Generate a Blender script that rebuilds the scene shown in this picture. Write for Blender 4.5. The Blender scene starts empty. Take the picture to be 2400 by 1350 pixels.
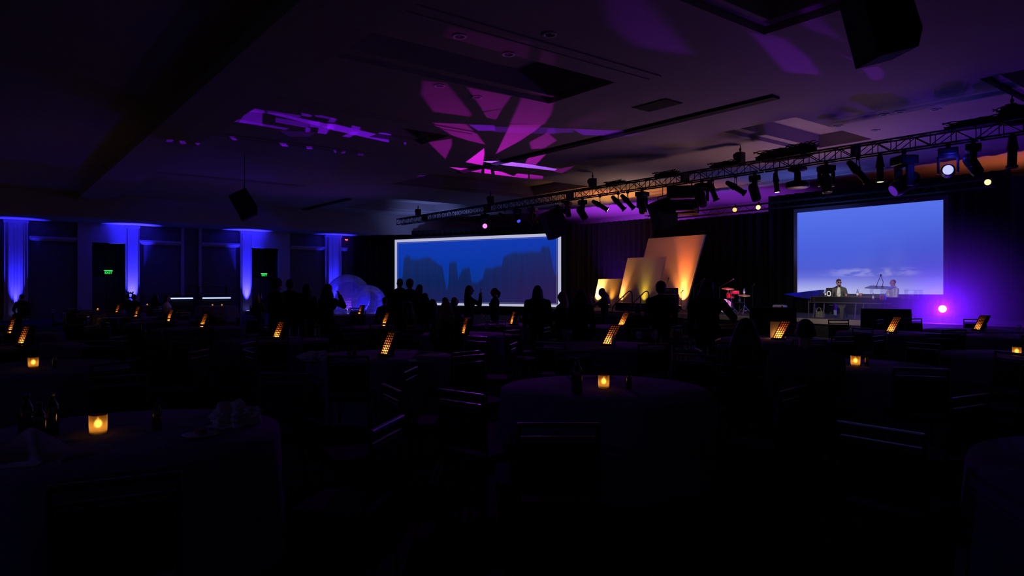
import bpy, bmesh, math, random
from mathutils import Vector, Matrix, Euler
R = math.radians
random.seed(7)
S = bpy.context.scene
COL = S.collection

# ------------------------------------------------------------------ camera, world, exposure
EYE, HOR, FPX = 1.67, 672.0, 1600.0          # eye height, horizon row, focal length in pixels of the 2400x1350 frame
YAW = math.atan2(.7881, .6157)
cam_d = bpy.data.cameras.new('camera'); cam = bpy.data.objects.new('camera', cam_d); COL.objects.link(cam)
cam_d.sensor_width = 36; cam_d.lens = 24; cam_d.shift_y = -3 / 2400; cam_d.clip_end = 200; cam_d.clip_start = .05
cam.location = (0, 0, EYE); cam.rotation_euler = (R(90), 0, YAW)
S.camera = cam
S.view_settings.view_transform = 'Standard'; S.view_settings.look = 'None'
S.view_settings.exposure = 0; S.view_settings.gamma = 1; S.view_settings.use_curve_mapping = False
S.cycles.use_denoising = True
S.cycles.max_bounces = 6; S.cycles.diffuse_bounces = 3; S.cycles.glossy_bounces = 3; S.cycles.transparent_max_bounces = 16
S.cycles.volume_bounces = 0; S.cycles.sample_clamp_indirect = 4; S.cycles.caustics_reflective = False; S.cycles.caustics_refractive = False
W = bpy.data.worlds.new('world'); S.world = W; W.use_nodes = True
W.node_tree.nodes['Background'].inputs[0].default_value = (.5, .42, 1, 1)
W.node_tree.nodes['Background'].inputs[1].default_value = .013

# ------------------------------------------------------------------ places: room axes are X along the stage, Y towards the stage
def at(px, py, d):
    u = (px - 1200) / FPX
    return Vector((d * (.6157 * u - .7881), d * (.7881 * u + .6157), EYE + (HOR - py) / FPX * d))
def dep_y(px, Y): return Y / (.7881 * (px - 1200) / FPX + .6157)
def dep_x(px, X): return -X / (.7881 - .6157 * (px - 1200) / FPX)
def on_z(px, py, z): return at(px, py, (z - EYE) * FPX / (HOR - py))
def on_y(px, py, Y): return at(px, py, dep_y(px, Y))
def on_x(px, py, X): return at(px, py, dep_x(px, X))
def ray(px):
    v = at(px, HOR, 1); return Vector((v.x, v.y, 0)).normalized()

# ------------------------------------------------------------------ lights
def light(kind, name, loc, color, power, target=None, angle=40, blend=.5, radius=.05, parent=None):
    l = bpy.data.lights.new(name, kind); l.color = color; l.energy = power
    l.shadow_soft_size = radius
    o = bpy.data.objects.new(name, l); COL.objects.link(o)
    o.location = loc
    if kind == 'SPOT': l.spot_size = R(angle); l.spot_blend = blend
    if target is not None:
        o.rotation_euler = (Vector(target) - Vector(loc)).to_track_quat('-Z', 'Y').to_euler()
    if parent is not None:
        o.parent = parent; o.matrix_parent_inverse = parent_matrix(parent).inverted()
    return o
def parent_matrix(p): return Matrix.LocRotScale(p.location, p.rotation_euler, None)

# ------------------------------------------------------------------ materials
MATS = {}
def mat(name, col, rough=.6, metal=0, emit=None, es=1, var=.12, nscale=18, bump=0, spec=.5):
    if name in MATS: return MATS[name]
    m = bpy.data.materials.new(name); m.use_nodes = True
    n = m.node_tree.nodes; l = m.node_tree.links; b = n['Principled BSDF']
    b.inputs['Roughness'].default_value = rough; b.inputs['Metallic'].default_value = metal
    b.inputs['Specular IOR Level'].default_value = spec
    tc = n.new('ShaderNodeTexCoord'); nz = n.new('ShaderNodeTexNoise'); nz.inputs['Scale'].default_value = nscale
    l.new(tc.outputs['Object'], nz.inputs['Vector'])
    mx = n.new('ShaderNodeMix'); mx.data_type = 'RGBA'
    mx.inputs[6].default_value = (*[c * (1 - var) for c in col], 1); mx.inputs[7].default_value = (*[min(1, c * (1 + var)) for c in col], 1)
    l.new(nz.outputs['Fac'], mx.inputs[0]); l.new(mx.outputs[2], b.inputs['Base Color'])
    if bump:
        bp = n.new('ShaderNodeBump'); bp.inputs['Strength'].default_value = bump; bp.inputs['Distance'].default_value = .02
        l.new(nz.outputs['Fac'], bp.inputs['Height']); l.new(bp.outputs[0], b.inputs['Normal'])
    if emit:
        b.inputs['Emission Color'].default_value = (*emit, 1); b.inputs['Emission Strength'].default_value = es
    MATS[name] = m; return m
def mixmat(name, build):
    if name in MATS: return MATS[name]
    m = bpy.data.materials.new(name); m.use_nodes = True; t = m.node_tree
    t.nodes.remove(t.nodes['Principled BSDF']); build(t, t.nodes['Material Output']); MATS[name] = m; return m
def clear(name, tint=(1, 1, 1), gloss=.12, diff=0, dcol=(1, 1, 1), bump=0, bscale=6, stretch=(1, 1, 1), rough=.05, fk=.6):
    def f(t, out):
        N, L = t.nodes, t.links
        tr = N.new('ShaderNodeBsdfTransparent'); tr.inputs[0].default_value = (*tint, 1)
        gl = N.new('ShaderNodeBsdfGlossy'); gl.inputs['Roughness'].default_value = rough
        fr = N.new('ShaderNodeLayerWeight'); fr.inputs[0].default_value = .35
        mm = N.new('ShaderNodeMath'); mm.operation = 'MULTIPLY_ADD'; mm.inputs[1].default_value = fk; mm.inputs[2].default_value = gloss
        L.new(fr.outputs['Fresnel'], mm.inputs[0])
        a = N.new('ShaderNodeMixShader'); L.new(mm.outputs[0], a.inputs[0]); L.new(tr.outputs[0], a.inputs[1]); L.new(gl.outputs[0], a.inputs[2])
        last = a
        if diff:
            tl = N.new('ShaderNodeBsdfTranslucent'); tl.inputs[0].default_value = (*dcol, 1)
            df = N.new('ShaderNodeBsdfDiffuse'); df.inputs[0].default_value = (*dcol, 1)
            ad = N.new('ShaderNodeMixShader'); ad.inputs[0].default_value = .5; L.new(tl.outputs[0], ad.inputs[1]); L.new(df.outputs[0], ad.inputs[2])
            b = N.new('ShaderNodeMixShader'); b.inputs[0].default_value = diff; L.new(a.outputs[0], b.inputs[1]); L.new(ad.outputs[0], b.inputs[2]); last = b
        if bump:
            tc = N.new('ShaderNodeTexCoord'); mp = N.new('ShaderNodeMapping'); mp.inputs['Scale'].default_value = stretch
            mp.inputs['Rotation'].default_value = (.4, .3, .2)
            nz = N.new('ShaderNodeTexNoise'); nz.inputs['Scale'].default_value = bscale; nz.inputs['Detail'].default_value = 3
            bp = N.new('ShaderNodeBump'); bp.inputs['Strength'].default_value = bump; bp.inputs['Distance'].default_value = .2
            L.new(tc.outputs['Object'], mp.inputs[0]); L.new(mp.outputs[0], nz.inputs['Vector']); L.new(nz.outputs['Fac'], bp.inputs['Height'])
            L.new(bp.outputs[0], gl.inputs['Normal'])
        L.new(last.outputs[0], out.inputs[0])
    return mixmat(name, f)
def glow(name, col, s):
    def f(t, out):
        e = t.nodes.new('ShaderNodeEmission'); e.inputs[0].default_value = (*col, 1); e.inputs[1].default_value = s
        t.links.new(e.outputs[0], out.inputs[0])
    return mixmat(name, f)
def paperish(name, col, tl=.6):
    def f(t, out):
        N, L = t.nodes, t.links
        a = N.new('ShaderNodeBsdfTranslucent'); a.inputs[0].default_value = (*col, 1)
        b = N.new('ShaderNodeBsdfDiffuse'); b.inputs[0].default_value = (*col, 1)
        m = N.new('ShaderNodeMixShader'); m.inputs[0].default_value = 1 - tl
        L.new(a.outputs[0], m.inputs[1]); L.new(b.outputs[0], m.inputs[2]); L.new(m.outputs[0], out.inputs[0])
    return mixmat(name, f)

BLACK = mat('black_metal', (.012, .012, .013), .45, .3)
MATTE = mat('black_matte', (.008, .008, .009), .85)
DRAPE = mat('black_velour', (.010, .009, .012), .95, spec=.1)
CHROME = mat('chrome', (.75, .75, .78), .2, 1)
STEEL = mat('truss_aluminium', (.03, .03, .034), .5, .6)
CEIL = mat('ceiling_paint', (.42, .38, .37), .9, var=.06, nscale=1.2, spec=.2)
WALL = mat('wall_plaster', (.42, .40, .40), .85, var=.08, nscale=2)
PANELW = mat('unlit_wall_panel', (.10, .09, .09), .6, var=.3, nscale=3)  # wall between the pilasters, its unlit darkness put into the colour
CARPET = mat('patterned_carpet', (.035, .03, .035), .95, var=.5, nscale=5, spec=.1)
CLOTH = mat('dark_tablecloth', (.15, .14, .24), .9, var=.2, nscale=9, spec=.15)
WHITE = mat('white_linen', (.6, .6, .62), .9, var=.1, bump=.4)
PAPER = mat('white_paper', (.75, .75, .75), .8)
SKIN = mat('skin', (.52, .30, .21), .55, var=.08)
HAIRD = mat('dark_hair', (.02, .014, .012), .6, var=.4, nscale=60, bump=.4)
HAIRL = mat('fair_hair', (.30, .19, .10), .6, var=.4, nscale=60, bump=.4)
TOPD = mat('dark_top', (.02, .02, .025), .9, spec=.15)
TOPW = mat('pale_top', (.62, .63, .62), .85, spec=.2)
PANTS = mat('dark_trousers', (.015, .016, .022), .9, spec=.15)
JEANS = mat('blue_jeans', (.26, .36, .40), .9, var=.25, nscale=30, spec=.15)
SHOE = mat('black_shoe', (.012, .012, .012), .4)
EYE_M = mat('eye', (.6, .6, .6), .3)
GLASS = clear('clear_glass', (.97, .97, .97), .10)
ACRYL = clear('clear_acrylic', (.93, .93, .95), .06, .03)
BOTTLE = clear('dark_bottle_glass', (.25, .22, .12), .15)
BUBBLE = clear('clear_film', (.88, .88, 1), .14, .16, (.8, .8, .9), 1.0, 2.4, (1.2, 1.2, 5), .14)

# ------------------------------------------------------------------ mesh building
class MB:
    def __init__(s): s.bm = bmesh.new(); s.sm = False
    def box(s, c, size, rot=None, bevel=0):
        M = Matrix.Translation(c) @ (rot.to_matrix().to_4x4() if rot is not None else Matrix()) @ Matrix.Diagonal((*size, 1))
        r = bmesh.ops.create_cube(s.bm, size=1, matrix=M)
        if bevel:
            es = list({e for v in r['verts'] for e in v.link_edges})
            bmesh.ops.bevel(s.bm, geom=es, offset=bevel, segments=2, affect='EDGES', profile=.6)
        return s
    def cyl(s, a, b, r0, r1=None, n=14, caps=True):
        a, b = Vector(a), Vector(b); r1 = r0 if r1 is None else r1
        q = (b - a).to_track_quat('Z', 'Y').to_matrix().to_4x4()
        M = Matrix.Translation((a + b) / 2) @ q
        bmesh.ops.create_cone(s.bm, cap_ends=caps, segments=n, radius1=max(r0, 1e-4), radius2=max(r1, 1e-4), depth=(b - a).length, matrix=M)
        return s
    def tube(s, pts, r, n=8):
        for a, b in zip(pts[:-1], pts[1:]): s.cyl(a, b, r, n=n)
        for p in pts[1:-1]: s.ball(p, r, 8, 6)
        return s
    def ball(s, c, r, nu=16, nv=10):
        r = (r, r, r) if not hasattr(r, '__len__') else r
        bmesh.ops.create_uvsphere(s.bm, u_segments=nu, v_segments=nv, radius=1, matrix=Matrix.Translation(c) @ Matrix.Diagonal((*r, 1)))
        return s
    def lathe(s, prof, c=(0, 0, 0), n=24, close=True):
        rings = []
        for r, z in prof:
            rings.append([s.bm.verts.new((c[0] + r * math.cos(2 * math.pi * k / n), c[1] + r * math.sin(2 * math.pi * k / n), c[2] + z)) for k in range(n)])
        for a, b in zip(rings[:-1], rings[1:]):
            for k in range(n): s.bm.faces.new((a[k], a[(k + 1) % n], b[(k + 1) % n], b[k]))
        if close:
            s.bm.faces.new(rings[0][::-1]); s.bm.faces.new(rings[-1])
        s.sm = True; return s
    def prism(s, poly, off):
        off = Vector(off); a = [s.bm.verts.new(p) for p in poly]; b = [s.bm.verts.new(Vector(p) + off) for p in poly]
        s.bm.faces.new(a[::-1]); s.bm.faces.new(b); k = len(a)
        for i in range(k): s.bm.faces.new((a[i], a[(i + 1) % k], b[(i + 1) % k], b[i]))
        return s
    def quad(s, *p): s.bm.faces.new([s.bm.verts.new(q) for q in p]); return s
    def build(s, name, m, parent=None, smooth=None, loc=None):
        bmesh.ops.recalc_face_normals(s.bm, faces=s.bm.faces)
        me = bpy.data.meshes.new(name); s.bm.to_mesh(me); s.bm.free()
        me.materials.append(m)
        if smooth or (smooth is None and s.sm): me.shade_smooth()
        o = bpy.data.objects.new(name, me); COL.objects.link(o)
        if parent: o.parent = parent
        if loc is not None: o.location = loc
        return o
def tag(o, label, cat, group=None, kind=None):
    o['label'] = label; o['category'] = cat
    if group: o['group'] = group
    if kind: o['kind'] = kind
    return o
def thing(name, label, cat, loc=(0, 0, 0), rz=0, group=None):
    o = bpy.data.objects.new(name, None); COL.objects.link(o); o.location = loc; o.rotation_euler = (0, 0, rz); o.empty_display_size = .1
    return tag(o, label, cat, group)
def struct(o): o['kind'] = 'structure'; return o
def dup(root, loc, rz=0, label=None, group=None):
    r = root.copy(); COL.objects.link(r); r.location = loc; r.rotation_euler = (0, 0, rz)
    if label: r['label'] = label
    if group: r['group'] = group
    for ch in root.children:
        c = ch.copy(); COL.objects.link(c); c.parent = r
        for g in ch.children:
            q = g.copy(); COL.objects.link(q); q.parent = c
    return r

# ------------------------------------------------------------------ the room
XL, YB, ZC = -42.0, 32.0, 6.15
struct(MB().quad((XL - 1, -14, 0), (9, -14, 0), (9, YB, 0), (XL - 1, YB, 0)).build('floor', CARPET))
rec = [(-12.6, -10.4, 5.1, 11), (-18.7, -17.1, 9.2, 11), (-6.8, -4.6, 5.1, 11), (-11.8, -9.6, 17, 22.2), (-26.7, -21.9, 14.2, 22.3),
       (-36.2, -31, 16.3, 22.3), (-5.4, -3.2, 17, 22.2)]
def hz(x, y):
    if x < -38.5: return 5.0
    for a, b, c, d in rec:
        if a < x < b and c < y < d:
            return ZC + .55 if (a + .25 < x < b - .25 and c + .25 < y < d - .25) else ZC + .12
    if 3.7 < y < 5.1 : return ZC - .3
    return ZC
xs = sorted({XL - .5, -38.5, 9} | {v for r in rec for v in (r[0], r[0] + .25, r[1] - .25, r[1])})
ys = sorted({-14, 3.7, 5.1, YB} | {v for r in rec for v in (r[2], r[2] + .25, r[3] - .25, r[3])})
m = MB()
hh = [[hz((a + b) / 2, (c + d) / 2) for c, d in zip(ys[:-1], ys[1:])] for a, b in zip(xs[:-1], xs[1:])]
for i in range(len(xs) - 1):
    for j in range(len(ys) - 1):
        z = hh[i][j]; a, b, c, d = xs[i], xs[i + 1], ys[j], ys[j + 1]
        m.quad((a, c, z), (b, c, z), (b, d, z), (a, d, z))
        if i + 2 < len(xs) and hh[i + 1][j] != z: q = hh[i + 1][j]; m.quad((b, c, z), (b, d, z), (b, d, q), (b, c, q))
        if j + 2 < len(ys) and hh[i][j + 1] != z: q = hh[i][j + 1]; m.quad((a, d, z), (b, d, z), (b, d, q), (a, d, q))
struct(m.build('ceiling', CEIL))
m = MB(); m.box((-15.5, 14.75, ZC - .03), (13.4, .28, .06)); struct(m.build('trim_1', MATTE))
m = MB(); m.box((-35.4, 14.8, ZC - .03), (6.1, .28, .06)); struct(m.build('trim_2', MATTE))
for k, (x0, y) in enumerate([(-9.5, 0), (-16.2, 0), (-21.0, 0), (-29.5, 0)]):   # narrow ribs across the ceiling bays
    m = MB(); m.box((x0, 8.3, ZC - .015), (.10, 6.2, .03)); m.box((x0 - .3, 8.3, ZC - .01), (.05, 6.2, .02)); struct(m.build('trim_%d' % (k + 3), CEIL))
struct(MB().quad((XL - .5, YB, 0), (9, YB, 0), (9, YB, ZC + 1), (XL - .5, YB, ZC + 1)).build('wall_back', WALL))
# left wall: portals with doors, panels between, stepped pilasters
def yl(px): return on_x(px, HOR, XL).y
def wallbox(y0, y1, z0, z1, dx, mt, name='wall_left'):
    m = MB(); m.box((XL + dx / 2, (y0 + y1) / 2, (z0 + z1) / 2), (abs(dx), abs(y1 - y0), z1 - z0)); return m
doors = [(yl(215), yl(293)), (yl(588), yl(651))]
ed = [-14, doors[0][0], doors[0][1], doors[1][0], doors[1][1], YB]
m = MB()
for a, b in ((ed[0], ed[1]), (ed[2], ed[3]), (ed[4], ed[5])): m.box((XL - .1, (a + b) / 2, 2.6), (.2, b - a, 5.2))
for a, b in doors: m.box((XL - .1, (a + b) / 2, 4.6), (.2, b - a, 1.2))
struct(m.build('wall_left', PANELW))
for k, (a, b) in enumerate(doors):
    m = MB(); c = (a + b) / 2
    m.box((XL - .95, c, 2.1), (.1, b - a + .6, 4.2)); m.box((XL - .5, a - .05, 2.1), (.9, .1, 4.2)); m.box((XL - .5, b + .05, 2.1), (.9, .1, 4.2)); m.box((XL - .5, c, 4.05), (.9, b - a, .1))
    dr = struct(m.build('door_%d' % (k + 1), MATTE))
    for s in (-1, 1):
        q = MB(); q.box((XL - .86, c + s * (b - a) / 4, 1.1), (.06, (b - a) / 2 - .03, 2.2), bevel=.01); lf = q.build('door_leaf', mat('dark_door_wood', (.05, .035, .03), .5), dr)
        q = MB(); q.cyl((XL - .80, c + s * .09, .95), (XL - .80, c + s * .09, 1.25), .015); q.build('pull_handle', CHROME, lf)
    m = MB(); m.box((XL + .1, yl([198, 0][0]) if k == 0 else yl(664), 2.5), (.2, yl(215) - yl(181) if k == 0 else yl(677) - yl(651), 5)); 
    m.box((XL + .1, c, 4.5), (.2, b - a, 1.0))
    struct(m.build('trim_%d' % (k + 8), WALL))
def pilaster(name, p0, p1, flutes):
    a, b = yl(p0), yl(p1); m = MB(); w = b - a; c = (a + b) / 2
    m.box((XL + .1, c, 2.5), (.2, w, 5))
    m.box((XL + .22, c, 2.5), (.06, w * .74, 5))
    if flutes:
        for f in (-.25, -.02, .22): m.box((XL + .265, c + f * w, 2.5), (.03, w * .14, 5))
    m.box((XL + .14, c, .1), (.3, w + .06, .2)); m.box((XL + .14, c, 4.93), (.3, w + .06, .14))
    return struct(m.build(name, WALL))
pilaster('trim_10', 9, 65, True); pilaster('trim_11', 293, 325, False); pilaster('trim_12', 562, 588, False); pilaster('trim_13', 760, 797, True)
for k, (p0, p1) in enumerate([(67, 181), (326, 424), (470, 561), (679, 759), (798, 812)]):   # picture-rail ledge between the pilasters
    a, b = yl(p0), yl(p1); m = MB(); m.box((XL + .1, (a + b) / 2, 4.16), (.2, b - a, .12)); m.box((XL + .06, (a + b) / 2, 4.05), (.12, b - a, .1)); struct(m.build('trim_%d' % (k + 14), WALL))
for k, p in enumerate((427, 468)):
    m = MB(); m.box((XL + .07, yl(p), 2.5), (.14, .16, 5)); struct(m.build('trim_%d' % (k + 19), WALL))

# exit signs
def exit_sign(px, py, X, w, col, rz, label, ztop=4.0):
    p = on_x(px, py, X); t = thing('exit_sign', label, 'exit sign', p, rz)
    MB().box((0, 0, 0), (.05, w, w * .55), bevel=.006).build('housing', mat('sign_housing', (.02, .02, .02), .5), t)
    MB().box((0, 0, w * .30), (.06, w * 1.1, .03)).build('lamp_strip', glow('exit_strip_' + str(col), [c * 2 + .02 for c in col], 1.4), t)
    c = bpy.data.curves.new('lettering', 'FONT'); c.body = 'EXIT'; c.size = w * .48; c.align_x = 'CENTER'; c.align_y = 'CENTER'; c.extrude = .004; c.offset = .006
    o = bpy.data.objects.new('lettering', c); me = None; COL.objects.link(o)
    dg = bpy.context.evaluated_depsgraph_get(); me = bpy.data.meshes.new_from_object(o.evaluated_get(dg)); bpy.data.objects.remove(o)
    o = bpy.data.objects.new('lettering', me); COL.objects.link(o); me.materials.clear(); me.materials.append(glow('exit_' + str(col), col, 1.1))
    o.parent = t; o.rotation_euler = (R(90), 0, R(90)); o.location = (.03, 0, -.01)
    MB().cyl((0, 0, w * .3), (0, 0, ztop - p.z), .012).build('hanging_rod', BLACK, t)
    return t
exit_sign(254, 639, XL - .1, .36, (.03, .75, .10), 0, 'green exit sign in the doorway left of the brightest blue pilaster')
exit_sign(619, 645, XL - .1, .33, (.03, .70, .10), 0, 'green exit sign in the doorway above the two tall standing people')
exit_sign(812, 563, XL + .55, .17, (.95, .08, .08), 0, 'small red exit sign at the corner beside the black drape', 5.0)

# blue wall uplights
UP = (.020, .016, 1)
def uplight(px, pw, tilt, label):
    y = yl(px); t = thing('uplight', label, 'uplight', (XL + .50, y, 0), 0, 'blue uplights along the wall')
    MB().box((0, 0, .03), (.24, .24, .06), bevel=.01).build('base', BLACK, t)
    m = MB(); m.cyl((0, 0, .06), (-.02, 0, .24), .10, .11, 20); m.build('housing', BLACK, t)
    MB().cyl((-.021, 0, .242), (-.022, 0, .25), .095, n=20).build('lens', glow('blue_lens', (.2, .2, 1), 4), t)
    light('SPOT', 'uplight_lamp', (XL + .47, y, .30), UP, pw, (XL + .47 - tilt, y, 5.0), 36, .9, .03, t)
uplight(36, 5200, .06, 'blue uplight at the foot of the leftmost fluted pilaster')
uplight(308, 14000, .10, 'blue uplight at the foot of the bright pilaster behind two seated heads')
uplight(575, 12000, .10, 'blue uplight at the foot of the narrow pilaster right of the bar')
uplight(778, 6000, .06, 'blue uplight at the foot of the fluted pilaster behind the bubbles')

# bars with a lit front edge
def bar(p0, p1, label):
    X = -39.6; a, b = on_x(p0, 690, X).y, on_x(p1, 690, X).y; c = (a + b) / 2; w = b - a
    t = thing('bar_counter', label, 'bar counter', (X, c, 0), 0, 'bars along the left wall')
    MB().box((-.35, 0, .55), (.6, w, 1.08), bevel=.01).build('front_panel', MATTE, t)
    MB().box((-.35, 0, 1.12), (.8, w + .1, .05), bevel=.01).build('countertop', BLACK, t)
    MB().box((.06, 0, 1.05), (.03, w, .07)).build('light_strip', glow('bar_strip', (.42, .50, 1), 1.6), t)
bar(399, 452, 'short bar counter with glowing white front edge beside the woman in white')
bar(474, 540, 'long bar counter with glowing white front edge left of the narrow pilaster')
p = on_x(498, 672, -41.4); t = thing('bar_shelf', 'dark back bar shelf frame standing behind the long lit bar', 'shelf', (p.x, p.y, 0))
for s in (-1, 1): MB().box((0, s * .75, .85), (.3, .05, 1.7)).build('upright', BLACK, t)
for z in (.9, 1.3, 1.66): MB().box((0, 0, z), (.3, 1.5, .04)).build('shelf_board', BLACK, t)

# ------------------------------------------------------------------ drapes
def drape(path, z0, z1, label, mt=DRAPE, amp=.09, wl=.42):
    pts = []; s0 = 0
    for (a, b) in zip(path[:-1], path[1:]):
        a, b = Vector((*a, 0)), Vector((*b, 0)); L = (b - a).length; d = (b - a) / L; nrm = Vector((d.y, -d.x, 0)); n = max(2, int(L / .07))
        for k in range(n + 1):
            s = s0 + L * k / n; pts.append(a + d * (L * k / n) + nrm * amp * math.sin(2 * math.pi * s / wl + .6 * math.sin(s * 1.7)))
        s0 += L
    m = MB(); vs = []
    for p in pts: vs.append((m.bm.verts.new((p.x, p.y, z0)), m.bm.verts.new((p.x, p.y, z1))))
    for a, b in zip(vs[:-1], vs[1:]): m.bm.faces.new((a[0], b[0], b[1], a[1]))
    o = m.build('stage_drape', mt, smooth=True); tag(o, label, 'drape', 'black drapes around the stage'); return o
drape([(-41.8, 19.4), (-38.7, 21.7)], 0, 4.97, 'black drape in the corner beside the red exit sign')
drape([(-38.7, 21.75), (-28.3, 26.4)], 0, 5.25, 'black drape behind the wide screen with the skyline picture')
DRAPE_LIT = mat('black_velour_lit', (.05, .045, .06), .9, spec=.1)  # black velour lightened in colour where the purple light falls
drape([(-28.5, 26.5), (-28.2, 27.3), (-23.4, 27.7)], 0, 5.25, 'dark drape with purple lit folds behind the slanted glowing panels', DRAPE_LIT, .11, .36)
drape([(-23.4, 27.6), (-16.8, 27.6)], 0, 5.0, 'lower black drape under the back truss behind the drums', mt=DRAPE)
drape([(-16.8, 27.5), (-7.8, 27.5)], 0, 5.65, 'tall black drape behind the screen with the sky picture')
drape([(-7.8, 27.5), (8, 27.5)], 0, 5.4, 'black drape right of the sky screen behind the purple lamp', mat('black_velour_paler', (.02, .02, .025), .9, spec=.15))  # paler base colour than the other black drapes
light('SPOT', 'drape_glow', (-25.2, 25.6, .75), (.24, .03, 1), 260, (-25.4, 27.4, 3.2), 80, .9, .1)

# ------------------------------------------------------------------ screens
def nmath(t, op, a=None, b=None, c=None, clamp=False):
    n = t.nodes.new('ShaderNodeMath'); n.operation = op; n.use_clamp = clamp
    for i, v in enumerate((a, b, c)):
        if v is None: continue
        if isinstance(v, (int, float)): n.inputs[i].default_value = v
        else: t.links.new(v, n.inputs[i])
    return n.outputs[0]
def nramp(t, fac, stops, interp='LINEAR'):
    n = t.nodes.new('ShaderNodeValToRGB'); n.color_ramp.interpolation = interp; e = n.color_ramp.elements
    while len(e) < len(stops): e.new(.5)
    for k, (p, c) in enumerate(stops):
        e[k].position = p; e[k].color = (*c, 1) if hasattr(c, '__len__') else (c, c, c, 1)
    t.links.new(fac, n.inputs[0]); return n.outputs[0]
def nmix(t, f, a, b):
    n = t.nodes.new('ShaderNodeMix'); n.data_type = 'RGBA'; t.links.new(f, n.inputs[0])
    for i, v in ((6, a), (7, b)):
        if hasattr(v, '__len__') and not isinstance(v, bpy.types.NodeSocket): n.inputs[i].default_value = (*v, 1)
        else: t.links.new(v, n.inputs[i])
    return n.outputs[2]
def nstep(t, v, e0, e1):
    n = t.nodes.new('ShaderNodeMapRange'); n.interpolation_type = 'SMOOTHSTEP'; t.links.new(v, n.inputs[0]); n.inputs[1].default_value = e0; n.inputs[2].default_value = e1; return n.outputs[0]
def uv_of(t, w, h):
    tc = t.nodes.new('ShaderNodeTexCoord'); sp = t.nodes.new('ShaderNodeSeparateXYZ'); t.links.new(tc.outputs['Object'], sp.inputs[0])
    return nmath(t, 'MULTIPLY_ADD', sp.outputs[0], 1 / w, .5), nmath(t, 'DIVIDE', sp.outputs[2], h), tc.outputs['Object']
def noise(t, vec, scale, sc=(1, 1, 1), detail=4):
    mp = t.nodes.new('ShaderNodeMapping'); mp.inputs['Scale'].default_value = sc; t.links.new(vec, mp.inputs[0])
    n = t.nodes.new('ShaderNodeTexNoise'); n.inputs['Scale'].default_value = scale; n.inputs['Detail'].default_value = detail; t.links.new(mp.outputs[0], n.inputs['Vector']); return n.outputs['Fac']
SW, SH, ZS_ = 5.42, 3.34, .6
def sky_pic(t, out):
    u, v, o = uv_of(t, SW, SH)
    base = nramp(t, v, [(0, (.46, .48, .84)), (.05, (.40, .42, .82)), (.12, (.27, .29, .78)), (.20, (.13, .15, .68)), (.30, (.078, .11, .65)), (.5, (.068, .115, .70)), (.75, (.078, .14, .76)), (1, (.092, .165, .82))])
    n1 = noise(t, o, 1.5, (1, 1, 3.4), 5)
    band = nmath(t, 'MULTIPLY', nstep(t, v, .185, .225), nstep(t, v, .315, .26))
    hor = nmath(t, 'MULTIPLY', nstep(t, u, .13, .45), nstep(t, u, .92, .78))
    cl = nmath(t, 'MULTIPLY', nmath(t, 'MULTIPLY', band, hor), nstep(t, n1, .42, .57))
    col = nmix(t, nmath(t, 'MULTIPLY', cl, .6), base, (.36, .36, .80))
    e = t.nodes.new('ShaderNodeEmission'); t.links.new(col, e.inputs[0]); e.inputs[1].default_value = 1.0; t.links.new(e.outputs[0], out.inputs[0])
d1 = 28.55
p0, p1 = at(1869, HOR, d1), on_y(2211, HOR, at(1869, HOR, d1).y)
z0, z1 = at(1869, 687.5, d1).z, at(1869, 499, d1).z
SW, SH = (p1 - p0).length, z1 - z0
c = (p0 + p1) / 2
t = thing('projection_screen', 'bright blue sky screen with low clouds behind the seated musicians', 'screen', (c.x, c.y, z0))
MB().box((0, 0, SH / 2), (SW, .012, SH)).build('picture', mixmat('sky_picture', sky_pic), t)
m = MB(); b = .16
for x, z, sx, sz in ((0, -b / 2, SW + 2 * b, b), (0, SH + b / 2, SW + 2 * b, b), (-SW / 2 - b / 2, SH / 2, b, SH), (SW / 2 + b / 2, SH / 2, b, SH)): m.box((x, .02, z), (sx, .06, sz))
m.build('frame', mat('screen_border', (.10, .10, .11), .8), t)
for s in (-1, 1): MB().box((s * (SW / 2 - .3), .1, (ZS_ - z0 - .1) / 2), (.06, .06, z0 - ZS_ - .1)).build('leg', BLACK, t)
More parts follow.
